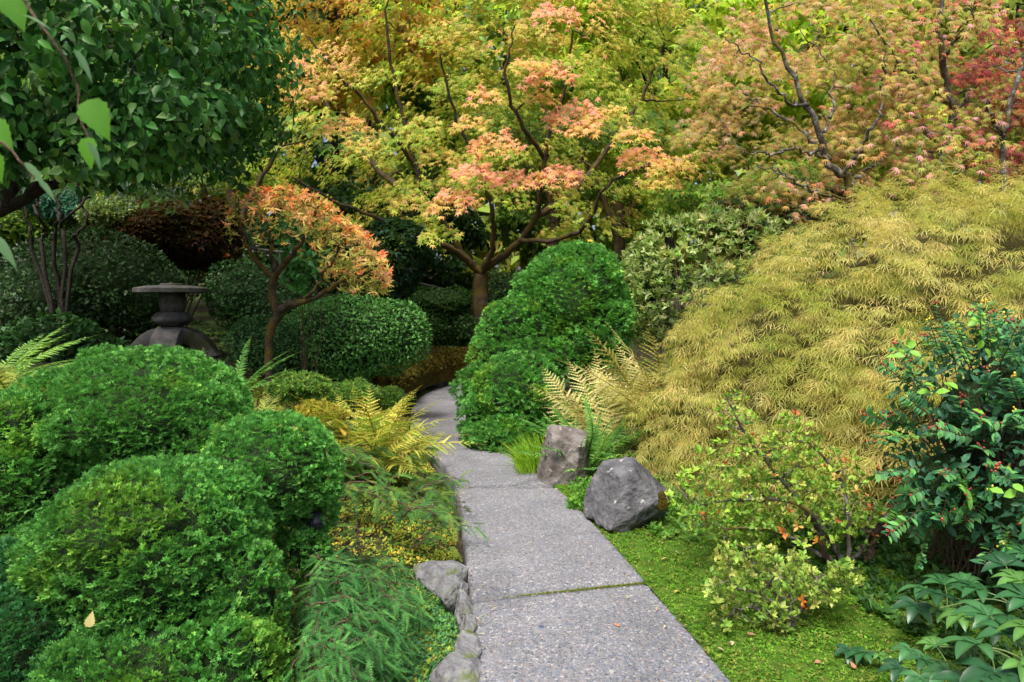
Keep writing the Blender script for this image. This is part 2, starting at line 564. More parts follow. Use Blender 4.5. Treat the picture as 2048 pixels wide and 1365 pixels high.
gx = grid_axis(-7, 7, .16, 60, 22); gy = grid_axis(-1, 20, .16, 60, 22)
GX, GY = np.meshgrid(gx, gy)
GV = np.stack([GX, GY, H(GX, GY)], -1).reshape(-1, 3)
nx, ny = len(gx), len(gy)
ii, jj = np.meshgrid(np.arange(nx - 1), np.arange(ny - 1))
k0 = (jj * nx + ii).ravel()
ground = link('ground', make_mesh('ground', GV, np.stack([k0, k0 + 1, k0 + nx + 1, k0 + nx], 1), None, MSOIL, True))
tag(ground, 'dark leafy garden soil under all the planting', 'ground', kind='structure')

# ---- path: a bed and slabs of exposed aggregate
path = bpy.data.objects.new('path', None)
COL.objects.link(path)
tag(path, 'curving garden path of grey exposed aggregate slabs', 'path', kind='structure')


def slab(y0l, y0r, y1l, y1r, n=20, m=10, top=0.0, tilt=0.0):
    """slab between two slanted joints, with worn rounded arrises"""
    t = np.linspace(0, 1, n)
    yl, yr = y0l + (y1l - y0l) * t, y0r + (y1r - y0r) * t
    L = np.stack([xl(yl), yl], 1); R = np.stack([xr(yr), yr], 1)
    s = np.concatenate([[0, .012], np.linspace(.03, .97, m), [.988, 1]])
    tt = t
    V = L[:, None] * (1 - s)[None, :, None] + R[:, None] * s[None, :, None]
    V = V + (rng.normal(size=V.shape) * .0035) * ((s == 0) | (s == 1))[None, :, None]
    V[0] += np.stack([np.zeros(len(s)), rng.normal(0, .004, len(s))], 1); V[-1] += np.stack([np.zeros(len(s)), rng.normal(0, .004, len(s))], 1)
    Z = np.full(V.shape[:2], top)
    Z = Z - .012 * ((s == 0) | (s == 1))[None, :] - .002 * ((s == .012) | (s == .988))[None, :]
    Z[0] -= .010; Z[-1] -= .010
    Z = Z + tilt * (t - .5)[:, None]
    Vt = np.concatenate([V, Z[..., None]], -1)
    nn, mm = Vt.shape[:2]
    i, j = np.meshgrid(np.arange(nn - 1), np.arange(mm - 1), indexing='ij')
    k = (i * mm + j).ravel()
    F = [np.stack([k, k + 1, k + mm + 1, k + mm], 1)]
    VV = [Vt.reshape(-1, 3)]
    rim = np.concatenate([np.arange(mm), np.arange(1, nn) * mm + mm - 1, (nn - 1) * mm + np.arange(mm - 2, -1, -1), np.arange(nn - 2, 0, -1) * mm])
    low = VV[0][rim].copy(); low[:, 2] -= .15
    b0 = len(VV[0]); c = len(rim)
    a = np.arange(c)
    F.append(np.stack([rim[a], b0 + a, b0 + (a + 1) % c, rim[(a + 1) % c]], 1))
    o = link('slab', make_mesh('slab', np.concatenate([VV[0], low]), [np.concatenate(F)], None, MAGG, False), path)
    return o


SL = [(1.6, 1.6, 3.76, 4.00, .004, .0), (3.80, 4.045, 6.02, 6.06, .016, .0), (6.05, 6.09, 14.3, 14.3, .006, 0)]
for a in SL: slab(a[0], a[1], a[2], a[3], top=a[4], tilt=a[5], n=60)

# larger pebbles of the aggregate, standing a little proud of the mortar
N = 17000
py = 2.7 + 4.4 * rng.random(N) ** 1.5
ps = rng.random(N) * .97 + .015
px_ = xl(py) * (1 - ps) + xr(py) * ps
yj = 3.78 + .25 * ps
pz = np.where(py < yj, .004, np.where(py < 6.03 + .03 * ps, .016, .006))
ok = (np.abs(py - yj) > .05) & (np.abs(py - 6.05) > .03)
pos = np.stack([px_, py, pz - .0005], 1)[ok]
n = len(pos)
a8 = np.linspace(0, 2 * np.pi, 6, endpoint=False)
T = np.vstack([[0, 0, .34], np.stack([np.cos(a8), np.sin(a8), np.full(6, -.08)], 1)])
F = np.array([[0, 1 + k, 1 + (k + 1) % 6] for k in range(6)])
az = rng.random(n) * 2 * np.pi
Y = np.stack([np.cos(az), np.sin(az), np.zeros(n)], 1)
sz = np.exp(rng.normal(-4.95, .33, n))
S3 = np.stack([sz * rng.uniform(.6, 1, n), sz * rng.uniform(.9, 1.3, n), sz * .5], 1)
bag = Bag()
scatter(bag, T, F, pos, frames(Y, np.tile(UP, (n, 1))), S3, pick([(.10, .115, .15), (.14, .16, .21), (.07, .08, .10), (.22, .205, .20), (.31, .30, .30), (.17, .13, .12), (.19, .195, .22), (.11, .14, .20)], n, .15))
tag(bag.build('aggregate_pebbles', MPEB, path, True), kind='stuff')

# moss in the joints
bag = Bag()
for (a, b_, cnt, z, rr) in ((3.775, 4.02, 800, -.006, .014), (6.035, 6.075, 90, -.006, .008)):
    t = .15 + .85 * rng.random(cnt) ** .6
    y = a + (b_ - a) * t
    x = xl(y) * (1 - t) + xr(y) * t + .0
    pos = np.stack([x, y + rng.normal(0, rr * .4, cnt), np.full(cnt, z)], 1)
    T, F, S = t_fan(5, 2.6, .5, .6)
    scatter(bag, T, F, pos, frames(rdirs(cnt), np.tile(UP, (cnt, 1)) + rdirs(cnt) * .3), rng.uniform(.5, 1, cnt) * rr * .7, pick([(.16, .22, .03), (.11, .17, .02), (.2, .2, .04)], cnt), S)
o = bag.build('joint_moss', MMOSSB, path)
tag(o, kind='stuff')

# ------------------------------------------------------------------ generic plant builders
def inside(p, lobes, skip, f=.93):
    m = np.zeros(len(p), bool)
    for k, (c, r) in enumerate(lobes):
        if k == skip: continue
        m |= (((p - c) / (np.asarray(r) * f)) ** 2).sum(1) < 1
    return m


def in_view(p, mx=1.35):
    y = np.maximum(p[:, 1], .05)
    return (p[:, 1] > .2) & (np.abs(p[:, 0]) < y * .75 * mx + .3) & (np.abs(p[:, 2] - CAMP[2] + y * .06) < y * .5 * mx + .25)


def lobe_points(lobes, n, amp=.05, freq=(8, 8, 16), seed=0, depth=.12, cull=-.3, zmin=None, f=.93, low=.12):
    """points on the shell of a union of ellipsoids with an uneven outline"""
    area = np.array([(r[0] * r[1] + r[1] * r[2] + r[0] * r[2]) for c, r in lobes])
    cnt = (n * area / area.sum()).astype(int)
    PP, NN = [], []
    for k, (c, r) in enumerate(lobes):
        c, r = np.asarray(c), np.asarray(r)
        d = rdirs(int(cnt[k] * 1.5))
        nn = nrm(d / r)
        p = c + d * r
        h = fbm(p * np.array(freq), seed) - .5
        rm = r.mean()
        lo = fbm(p * (1.7 / rm), seed + 5, 2) - .5
        p = p + nn * ((h * 2 * amp + lo * 2 * low * rm)[:, None]) - nn * (rng.random(len(p)) ** 2 * depth)[:, None]
        keep = ~inside(p, lobes, k, f)
        if cull is not None: keep &= (nrm(CAMP - p) * nn).sum(1) > cull
        if zmin is not None: keep &= p[:, 2] > zmin
        keep &= in_view(p)
        PP.append(p[keep]); NN.append(nn[keep])
    return np.concatenate(PP), np.concatenate(NN)


def core_mesh(name, lobes, parent, mat, f=.86, seed=0, inset=0.0):  # opaque bodies added inside foliage: block see-through, make its gaps read as shade
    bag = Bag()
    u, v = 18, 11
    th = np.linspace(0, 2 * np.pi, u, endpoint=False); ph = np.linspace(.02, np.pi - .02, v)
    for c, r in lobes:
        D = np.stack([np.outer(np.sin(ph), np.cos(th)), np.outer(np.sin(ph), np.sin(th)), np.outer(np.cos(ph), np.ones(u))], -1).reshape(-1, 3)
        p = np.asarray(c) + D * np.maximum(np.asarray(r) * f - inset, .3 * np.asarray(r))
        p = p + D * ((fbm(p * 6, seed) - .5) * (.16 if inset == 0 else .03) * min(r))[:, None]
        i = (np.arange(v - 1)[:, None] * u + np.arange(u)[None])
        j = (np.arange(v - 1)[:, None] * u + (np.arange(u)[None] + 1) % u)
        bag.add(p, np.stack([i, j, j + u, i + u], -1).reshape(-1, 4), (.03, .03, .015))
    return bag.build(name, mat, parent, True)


def dwarf_conifer(name, label, lobes, n, size, cols, group=None, amp=.04, freq=(9, 9, 20), seed=1, base=None, w=None, zmin=-.1, low=.08, bulge=7):
    lobes = [(np.asarray(c, float), np.asarray(r, float)) for c, r in lobes]
    big = list(lobes)
    for c, r in big:                                   # smaller billows standing out of each lobe
        for _ in range(bulge):
            d = rdirs(1)[0]
            if d[1] > .35: d[1] *= -1
            k = rng.uniform(.26, .46)
            lobes.append((c + d * r * rng.uniform(.74, .88), r * k * np.array([1, 1, rng.uniform(.75, 1.0)])))
    b = base if base is not None else (lobes[0][0][0], lobes[0][0][1], HG(lobes[0][0][0], lobes[0][0][1]))
    root = thing(name, label, 'conifer', b, group)
    core_mesh('shade_core', big, root, MCORE, .94, seed, size * 1.3 + amp * .5)  # added solid core, no modelled twigs; darkens the gaps
    bag = Bag()
    p, nn = lobe_points(lobes, n // 6, amp, freq, seed, depth=size * 1.5, zmin=zmin, low=low)
    m = len(p)
    ydir = nn * .66 + UP * .28 + rdirs(m) * .42
    zdir = UP * 1.0 + nn * .55 + rdirs(m) * .35
    # each shoot carries a plate of six little fans
    Rm = frames(ydir, zdir)
    sh = .72 + .5 * rng.random(m)
    offs = np.stack([rng.uniform(-1.2, 1.2, (m, 6)), rng.uniform(-1.1, .8, (m, 6)), rng.uniform(-.2, .2, (m, 6))], -1) * size
    p = (p[:, None] + np.einsum('nij,nkj->nki', Rm, offs)).reshape(-1, 3)
    nn = np.repeat(nn, 6, 0); ydir = np.repeat(ydir, 6, 0) + rdirs(m * 6) * .35; zdir = np.repeat(zdir, 6, 0) + rdirs(m * 6) * .3
    sh = np.repeat(sh, 6)
    m = len(p)
    c = pick(cols, m, .13, w)
    tone = (.8 + .4 * fbm(p * 2.5, seed + 9)) * sh
    c = c * tone[:, None]
    yel_ = np.clip((fbm(p * 3.1, seed + 31) - .60) * 5, 0, .6)[:, None]
    c = c * (1 - yel_) + c * np.array([1.9, 1.25, .7]) * yel_
    sp = rng.integers(0, 3, m)
    for k in range(3):
        T, F, S = t_fan(4, 1.1, .36, .30)
        q = sp == k
        scatter(bag, T, F, p[q], frames(ydir[q], zdir[q]), rng.uniform(.75, 1.25, q.sum()) * size, c[q], S)
    bag.build('foliage', MNEEDLE, root)
    tb = Bag()
    for k in range(5):
        a = np.array(b) + np.array([rng.uniform(-.05, .05), rng.uniform(-.05, .05), 0])
        c_ = lobes[k % len(big)][0]
        tube(tb, smooth_path([a, (a + c_) / 2 + rdirs(1)[0] * .08, c_], 8), [.04, .015], 6)
    tb.build('stem', MTWIG, root, True)
    return root


def leafy_shrub(name, label, cat, base, lobes, n, size, cols, tmpl='leaf', group=None, mat=None, w=None, amp=.06, freq=(5, 5, 5),
                depth=.2, up=.5, seed=2, stems=7, core=.8, cull=-.25, stem_mat=None, jit=.6, stem_r=.02, zmin=None, tone=.35, oval=False, low=.14):
    lobes = [(np.asarray(c, float), np.asarray(r, float)) for c, r in lobes]
    root = thing(name, label, cat, base, group)
    if core: core_mesh('shade_core', lobes, root, MCORE, core, seed)  # solid filler blob added behind the leaves to give dark gaps
    bag = Bag()
    p, nn = lobe_points(lobes, n, amp, freq, seed, depth=depth, cull=cull, zmin=zmin, low=low)
    m = len(p)
    c = pick(cols, m, .16, w) * (1 - tone / 2 + tone * fbm(p * 3, seed + 3))[:, None]
    sp = rng.integers(0, 3, m)
    for k in range(3):
        q = sp == k
        if tmpl == 'leaf':
            T, F, S = t_oval(.5, .1, .2) if oval else t_leaf2(.55, .1, .2)
            yd = nn * .5 + UP * (up - .4) + rdirs(m) * jit
            zd = nn * .6 + UP * .6 + rdirs(m) * .5
        elif tmpl == 'rosette':
            T, F, S = t_rosette(6, .30, .85, 2)
            zd = nn * .45 + UP * up * 1.4 + rdirs(m) * .5
            yd = rdirs(m)
        elif tmpl == 'palmate':
            T, F, S = t_palmate(5)
            yd = nn * .6 - UP * .2 + rdirs(m) * jit
            zd = nn * .5 + UP * .7 + rdirs(m) * .4
        scatter(bag, T, F, p[q], frames(yd[q], zd[q]), rng.uniform(.7, 1.3, q.sum()) * size, c[q], S)
    bag.build('foliage', mat or ML, root)
    if stems:
        tb = Bag()
        for k in range(stems):
            c_ = lobes[k % len(lobes)][0] + rdirs(1)[0] * lobes[k % len(lobes)][1] * .7
            a = np.array(base) + np.array([rng.uniform(-.08, .08), rng.uniform(-.08, .08), -.05])
            tube(tb, smooth_path([a, (a + c_) / 2 + rdirs(1)[0] * .12, c_], 8), [stem_r, stem_r * .3], 5)
        tb.build('stem', stem_mat or MTWIG, root, True)
    return root


class Skeleton:
    def __init__(self):
        self.bag = Bag(); self.pts = []; self.rad = []

    def limb(self, pts, r0, r1, sides=8, n=18, wob=.02, lump=.06):
        q = smooth_path(pts, n, wob)
        tube(self.bag, q, [r0, (r0 + r1) * .5, r1], sides, lump=lump)
        self.pts.append(q); self.rad.append(np.linspace(r0, r1, len(q)))
        return q

    def twig(self, tip, rise=.35, sides=4, rtip=.004, sag=.08):
        pts = np.concatenate(self.pts); rad = np.concatenate(self.rad)
        d = np.linalg.norm(pts - tip, axis=1)
        dz = tip[2] - pts[:, 2]
        cost = d + np.where(dz < d * .15, .8 * (d * .15 - dz), 0)
        i = int(np.argmin(cost))
        a = pts[i]
        L = d[i]
        mid = a * .45 + tip * .55 + UP * L * sag + rng.normal(size=3) * L * .09
        m1 = a * .75 + tip * .25 + UP * L * sag * .3 + rng.normal(size=3) * L * .05
        q = smooth_path([a, m1, mid, tip], 9, L * .012)
        r0 = min(rad[i] * .7, .006 + .016 * L)
        tube(self.bag, q, [r0, rtip], sides)
        self.pts.append(q[2:]); self.rad.append(np.linspace(r0, rtip, len(q))[2:])


def leaf_pads(bag, centers, outs, radii, per, size, cols_fn, tmpl, droop=.5, flat=.22, face=.7):
    """tiers of leaves: flat drooping sprays"""
    for c, o, r, k in zip(centers, outs, radii, per):
        k = int(k)
        rho = np.sqrt(rng.random(k)); th = rng.random(k) * 2 * np.pi
        dx, dy = rho * np.cos(th) * r, rho * np.sin(th) * r * .8
        # spray plane tilted outwards
        zt = nrm(UP + o * .45)
        xt = nrm(np.cross(zt, np.array([.3, .2, .1]) + o))
        yt = np.cross(zt, xt)
        p = c + dx[:, None] * xt + dy[:, None] * yt - UP * (rho ** 2 * r * droop)[:, None] + rng.normal(size=(k, 3)) * r * flat * np.array([.35, .35, .6])
        rad = nrm(dx[:, None] * xt + dy[:, None] * yt + 1e-6)
        yd = rad * .7 + o * .35 - UP * .45 + rdirs(k) * .45
        zd = UP * .75 + o * face + rdirs(k) * .45
        T, F, S = tmpl
        scatter(bag, T, F, p, frames(yd, zd), rng.uniform(.7, 1.2, k) * size, cols_fn(p, c, k), S)


def mix(a, b, t):
    return np.asarray(a)[None] * (1 - t[:, None]) + np.asarray(b)[None] * t[:, None]

#==PLANTS==
# ------------------------------------------------------------------ far woods and backdrop trees
def far_tree(name, label, base, center, r, n, size, cols, w=None, trunk_r=.16, clusters=40, mat=None, tmpl=None, seed=0, fill=.55, dirn=None, cat='tree', bark=None, group='trees beyond the garden'):
    base = np.asarray(base, float); center = np.asarray(center, float); r = np.asarray(r, float)
    root = thing(name, label, cat, base, group)
    sk = Skeleton()
    top = center + UP * r[2] * .5
    sk.limb([base, base * .6 + center * .4 + rng.normal(size=3) * .15, center, top], trunk_r, trunk_r * .25, 7, 14)
    bag = Bag()
    d = rdirs(clusters)
    d = d[(nrm(CAMP - center) * d).sum(1) > -.45]
    f = fill + (1 - fill) * rng.random(len(d)) ** .6
    cc = center + d * r * f[:, None]
    for c in cc: sk.twig(c, rtip=.012)
    per = max(6, n // len(cc))
    T, F, S = tmpl or t_leaf2(.6, .1, .2)
    for c, dd in zip(cc, d):
        rr = r.mean() * .30 * rng.uniform(.7, 1.3)
        q = rdirs(per) * (rng.random((per, 1)) ** .5) * rr * np.array([1.25, 1.25, .6])
        p = c + q
        yd = nrm(q) * .6 - UP * .35 + rdirs(per) * .6
        zd = UP * .6 + dd * .6 + rdirs(per) * .6
        tone = rng.uniform(.75, 1.25)
        scatter(bag, T, F, p, frames(yd, zd), rng.uniform(.7, 1.3, per) * size, pick(cols, per, .18, w) * tone, S)
    sk.bag.build('trunk', bark or MDARKBARK, root, True)
    bag.build('crown', mat or ML, root)
    return root


# woods that read as one mass closing the view
wb = Bag()
n = 46000
ang = rng.uniform(-1.05, 1.05, n)
dist = 33 + 9 * rng.random(n)
zz = rng.random(n) ** .8 * 22
gap = fbm(np.stack([ang * 9, zz * .25, dist * .1], 1), 77)
pos = np.stack([np.sin(ang) * dist, np.cos(ang) * dist, zz + 2], 1)
keep = gap > .22 + zz / 22 * .12
pos = pos[keep]; n = len(pos)
T = np.array([[0, 0, 0], [-.35, .45, .1], [.35, .45, .1], [0, 1, -.2]]); F = np.array([[0, 2, 1], [1, 2, 3]]); S = np.ones(4)
wl = sstep(-.35, .1, pos[:, 0] / pos[:, 1])[:, None]
cw = (pick([(.08, .15, .03), (.06, .11, .03), (.05, .09, .03)], n, .2) * (1 - wl) + pick([(.40, .46, .06), (.30, .40, .06), (.24, .34, .08), (.46, .44, .08)], n, .2) * wl) * (.6 + .8 * fbm(pos * .25, 5))[:, None]
scatter(wb, T, F, pos, frames(rdirs(n) - UP * .4, UP * .6 + np.array([0, -.6, 0]) + rdirs(n) * .6), rng.uniform(.6, 1.25, n), cw, S)
tag(wb.build('woods', ML), 'far green woods closing the view behind the garden', 'woods', kind='stuff')

YG = [(.50, .62, .07), (.42, .58, .07), (.60, .60, .08), (.32, .48, .06)]
GR = [(.13, .25, .04), (.18, .31, .05), (.09, .18, .04)]
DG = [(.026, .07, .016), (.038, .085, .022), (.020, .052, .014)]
OR = [(.66, .44, .08), (.64, .56, .08), (.48, .52, .07), (.68, .36, .14)]
PAL5 = t_palmate(3, 1.25, .40)
far_tree('yellow_maple_tree', 'bright yellow green maple glowing behind the upper middle of the big maple', P(1340, 500, 22), P(1330, 110, 22), (4.2, 3.0, 4.0), 7500, .26, YG, clusters=60, tmpl=PAL5)
far_tree('yellow_maple_tree', 'lime yellow maple behind the grey lichen trunks at upper right', P(1720, 480, 21), P(1690, 130, 21), (4.0, 3.0, 3.6), 7000, .25, YG, clusters=60, tmpl=PAL5)
far_tree('yellow_maple_tree', 'yellow green tree filling the gap above the pink maple sprays', P(1010, 480, 24), P(1010, 130, 24), (4.6, 3, 4.4), 6500, .28, YG + GR, clusters=60, tmpl=PAL5)
far_tree('orange_maple_tree', 'orange and yellow maple at the top beside the green dogwood crown', P(640, 500, 19), P(680, 30, 18.5), (3.0, 2.4, 2.5), 6500, .20, OR, clusters=55, tmpl=PAL5, mat=MAUTUMN)
far_tree('green_background_tree', 'green leafy tree behind the left limbs of the big maple', P(760, 520, 21), P(740, 280, 21), (3.4, 2.4, 2.8), 5000, .22, GR + [(.26, .33, .05)], clusters=50, tmpl=PAL5)
far_tree('green_background_tree', 'tall dark green tree behind the dogwood crown', P(250, 520, 18), P(230, 180, 18), (4.5, 2.6, 4.0), 6500, .24, DG + GR, clusters=60)
far_tree('pale_fir_tree', 'pale grey green fir high up near the small patch of sky', P(1500, 500, 29), P(1490, 60, 29), (3.0, 2.2, 4.5), 5000, .32, [(.26, .34, .20), (.20, .29, .15), (.34, .38, .22)], clusters=50)
far_tree('green_background_tree', 'olive green tree behind the purple maple at the upper right edge', P(2010, 480, 20), P(2030, 160, 20), (3.6, 2.6, 4.2), 6500, .24, [(.24, .30, .05), (.34, .36, .06), (.16, .24, .04)], clusters=55, tmpl=PAL5)
far_tree('small_green_maple', 'low layered green maple between the big maple and the bronze maple', P(1480, 520, 14.5), P(1530, 395, 14.5), (1.9, 1.5, .75), 4200, .13, [(.12, .25, .04), (.19, .33, .05), (.28, .36, .06)], clusters=36, tmpl=PAL5, trunk_r=.07, group='understory trees')
far_tree('small_green_maple', 'shaded green maple under the right limbs of the big maple', P(1190, 560, 18), P(1180, 440, 18), (2.6, 1.6, 1.1), 4000, .16, GR + [(.2, .3, .04)], clusters=36, tmpl=PAL5, trunk_r=.08, group='understory trees')
far_tree('small_green_maple', 'yellow green maple glimpsed under the dogwood above the dark red maple', P(340, 480, 14), P(350, 385, 14), (2.2, 1.2, .5), 3500, .12, [(.26, .34, .04), (.18, .27, .04), (.34, .37, .06)], clusters=34, tmpl=PAL5, trunk_r=.06, group='understory trees')
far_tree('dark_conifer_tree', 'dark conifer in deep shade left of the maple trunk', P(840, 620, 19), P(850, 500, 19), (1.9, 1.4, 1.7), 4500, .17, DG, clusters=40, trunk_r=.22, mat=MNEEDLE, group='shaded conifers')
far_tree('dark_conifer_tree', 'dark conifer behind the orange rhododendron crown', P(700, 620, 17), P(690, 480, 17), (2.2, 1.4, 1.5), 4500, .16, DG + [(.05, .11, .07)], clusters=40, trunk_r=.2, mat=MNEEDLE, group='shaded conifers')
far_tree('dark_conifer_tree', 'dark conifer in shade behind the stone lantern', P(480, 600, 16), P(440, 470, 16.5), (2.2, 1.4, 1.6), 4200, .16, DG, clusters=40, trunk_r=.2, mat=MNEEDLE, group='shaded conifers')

# bare trunks behind the big maple
for (x0, y0, x1, y1, Y, r, lab) in ((1085, 560, 1120, 330, 16.5, .17, 'reddish brown trunk standing just right of the maple fork'),
                                    (1060, 560, 1045, 360, 18, .11, 'thin brown trunk seen between the maple limbs'),
                                    (1235, 580, 1240, 380, 15.5, .17, 'brown forked trunk right of the rounded conifer tip'),
                                    (470, 560, 462, 380, 12.5, .12, 'mossy post like trunk beside the dark red maple')):
    a, b_ = P(x0, y0, Y), P(x1, y1, Y)
    a[2] = min(a[2], HG(a[0], a[1]))
    root = thing('background_trunk_tree', lab, 'tree', a, 'trunks in the shade')
    sk = Skeleton()
    sk.limb([a, a * .5 + b_ * .5 + rng.normal(size=3) * .05, b_], r, r * .7, 8, 14)
    for s in (-1, 1):
        sk.limb([a * .35 + b_ * .65, b_ + np.array([s * .5, 0, .1]), b_ + np.array([s * 1.0, .2, 1.1])], r * .5, .03, 6, 12)
    bag = Bag()
    tips = b_ + np.array([0, 0, 1.3]) + rng.normal(size=(14, 3)) * np.array([.9, .6, .4])
    for t in tips: sk.twig(t)
    leaf_pads(bag, tips, np.tile([0, -1.0, 0], (14, 1)), np.full(14, .5), np.full(14, 45), .14, lambda p, c, k: pick(GR + [(.24, .32, .05)], k), PAL5)
    sk.bag.build('trunk', MMOSSBARK, root, True)
    bag.build('crown', ML, root)

# ------------------------------------------------------------------ the big Japanese maple in the middle
tb_ = P(960, 640, 14.6); base = np.array([tb_[0], 14.6, HG(tb_[0], 14.6) - .05])
root = thing('japanese_maple_tree', 'large spreading maple with mossy forked trunk and pink tipped green leaves', 'tree', base)
sk = Skeleton()
fork = P(962, 545, 14.5)
sk.limb([base, P(962, 615, 14.6), fork], .20, .16, 12, 12, .012)
J = []
J.append(sk.limb([fork, P(930, 515, 14.3), P(890, 450, 14.1), P(850, 395, 13.9), P(815, 270, 13.7), P(783, 130, 13.5), P(770, 20, 13.3)], .09, .02, 8, 30))
J.append(sk.limb([P(935, 522, 14.3), P(890, 490, 13.7), P(830, 478, 13.2), P(745, 430, 12.6), P(660, 400, 12.2), P(585, 355, 11.8)], .075, .014, 7, 24))
J.append(sk.limb([fork, P(985, 500, 14.1), P(985, 420, 13.6), P(960, 330, 13.2), P(905, 220, 12.8), P(880, 110, 12.4)], .07, .016, 8, 26))
J.append(sk.limb([fork, P(1020, 500, 14.2), P(1070, 440, 13.8), P(1085, 370, 13.4), P(1098, 270, 13.1), P(1130, 180, 12.8), P(1145, 60, 12.4)], .085, .02, 8, 28))
J.append(sk.limb([P(1040, 480, 14.0), P(1110, 480, 13.4), P(1170, 455, 12.8), P(1215, 370, 12.3), P(1290, 335, 11.9), P(1360, 330, 11.6)], .05, .012, 7, 24))
J.append(sk.limb([P(1075, 430, 13.8), P(1150, 380, 14.2), P(1230, 280, 14.6), P(1290, 180, 14.6), P(1330, 80, 14.4)], .075, .02, 7, 22))
J.append(sk.limb([P(870, 420, 14), P(790, 370, 14.5), P(710, 290, 14.8), P(640, 190, 14.8), P(590, 90, 14.6)], .085, .02, 7, 22))
J.append(sk.limb([P(830, 330, 13.8), P(760, 240, 13.2), P(680, 150, 12.8), P(610, 70, 12.6)], .05, .015, 6, 18))
J.append(sk.limb([P(1090, 320, 13.3), P(1040, 240, 12.6), P(1010, 150, 12.2), P(1030, 50, 12)], .05, .015, 6, 18))
# sprays: the pink ones where the light reaches, then olive ones through the crown
pink = [(1100, 135, .42, 1), (1150, 212, .5, 1), (1085, 185, .3, .5), (1165, 250, .3, .6), (990, 272, .42, .8), (950, 330, .38, 1), (1030, 345, .40, .9), (1120, 335, .42, .9), (905, 388, .42, .75), (825, 395, .36, .3),
        (1290, 300, .45, .8), (1265, 258, .32, .6), (690, 240, .42, .55), (735, 285, .4, .2), (970, 180, .3, .7), (938, 238, .3, .5), (580, 120, .35, .75), (880, 300, .34, .35), (840, 240, .36, .15), (1060, 120, .3, .5), (1110, 15, .4, .9), (620, 165, .4, .6), (1350, 320, .4, .5), (1320, 350, .35, .4), (880, 455, .3, .0), (1215, 215, .35, .3)]
bag = Bag()
C_, O_, R_, K_, red = [], [], [], [], []
for (x, y, r, q) in pink:
    C_.append(P(x, y, 10.9 + rng.uniform(-.3, .3))); O_.append(np.array([rng.uniform(-.25, .25), -1, 0])); R_.append(r); K_.append(120 * (r / .4) ** 2); red.append(q)
cc = P(980, 190, 14.2)
nr = 330
for i in range(nr):
    while True:
        px, py = rng.uniform(520, 1440), rng.uniform(-140, 475)
        e = ((px - 975) / 455) ** 4 + ((py - 140) / 335) ** 4
        if e < 1 and not (py > 400 and 870 < px < 1110): break
    Y = 14.6 + (-3.2 if rng.random() < .24 else 2.4) * math.sqrt(max(0, 1 - e)) * rng.uniform(.2, 1.0) + rng.uniform(-.3, .6)
    c = P(px, py, Y)
    C_.append(c); O_.append(nrm(c - cc) * np.array([1, 1, .2]) + np.array([0, -.5, 0])); R_.append(rng.uniform(.35, .65)); K_.append(rng.integers(65, 105))
    hi = np.clip((130 - py) / 250, 0, 1)
    red.append(np.clip(rng.normal(.02 + .42 * hi + .3 * (px < 700 and py < 220), .15), 0, 1))
RED = dict()
for c, q in zip(C_, red): RED[tuple(np.round(c, 3))] = q
for c in C_: sk.twig(c)


def maple_cols(p, c, k):
    q = RED[tuple(np.round(c, 3))]
    t = np.clip(rng.normal(q, .22, k) + (p[:, 2] - c[2]) * .5, 0, 1)
    olive = pick([(.29, .41, .045), (.36, .46, .06), (.21, .35, .04), (.44, .47, .08)], k, .14)
    orange = pick([(.70, .44, .13), (.66, .48, .12)], k, .12)
    pinkc = pick([(.80, .32, .24), (.76, .34, .18), (.82, .40, .30)], k, .12)
    a = np.clip(t * 2, 0, 1)[:, None]; b2 = np.clip(t * 2 - 1, 0, 1)[:, None]
    return (olive * (1 - a) + orange * a) * (1 - b2) + pinkc * b2


leaf_pads(bag, C_, O_, R_, K_, .087, maple_cols, t_palmate(5, 1.75, .36, droop=.32))
sk.bag.build('trunk', MMOSSBARK, root, True)
bag.build('crown', MAUTUMN, root)

# ------------------------------------------------------------------ bronze, lichen-trunked and purple maples at upper right
def side_maple(label, base, limbs, region, nr, Yr, size, colf, bark, per=(32, 60), pad=(.28, .5), extra=()):
    base = np.array([base[0], base[1], HG(base[0], base[1]) - .05])
    root = thing('bronze_maple_tree', label, 'tree', base, 'maples above the golden weeping maple')
    sk = Skeleton()
    for (pts, r0, r1) in limbs:
        q = [P(*p) for p in pts]
        if r0 > .06 and len(sk.pts) == 0: q = [base] + q
        sk.limb(q, r0 * .72, r1 * .6, 8, 26, .025, .1)
    C_, O_, R_, K_ = [], [], [], []
    x0, x1, y0, y1 = region
    for i in range(nr):
        while True:
            px, py = rng.uniform(x0, x1), rng.uniform(y0, y1)
            e = ((px - (x0 + x1) / 2) / ((x1 - x0) / 2)) ** 2 + ((py - (y0 + y1) / 2) / ((y1 - y0) / 2)) ** 2
            if e < 1: break
        c = P(px, py, rng.uniform(*Yr))
        C_.append(c); O_.append(np.array([rng.uniform(-.6, .3), -1, 0])); R_.append(rng.uniform(*pad)); K_.append(rng.integers(*per))
    for (px, py, Y, r, k) in extra:
        C_.append(P(px, py, Y)); O_.append(np.array([-.3, -1, 0])); R_.append(r); K_.append(k)
    for c in C_: sk.twig(c)
    bag = Bag()
    leaf_pads(bag, C_, O_, R_, K_, size, colf, t_palmate(7, 1.9, .28, droop=.5), droop=.7)
    sk.bag.build('trunk', bark, root, True)
    bag.build('crown', MAUTUMN, root)


def bronze(p, c, k):
    s = fbm(c[None] * 1.3, 4)[0]
    t = np.clip(rng.normal((s - .34) * 2.0, .3, k), 0, 1)
    g = pick([(.33, .36, .06), (.40, .38, .08), (.22, .30, .05), (.45, .36, .10)], k, .15)
    r = pick([(.62, .28, .17), (.70, .40, .32), (.55, .26, .09)], k, .15)
    return g * (1 - t[:, None]) + r * t[:, None]


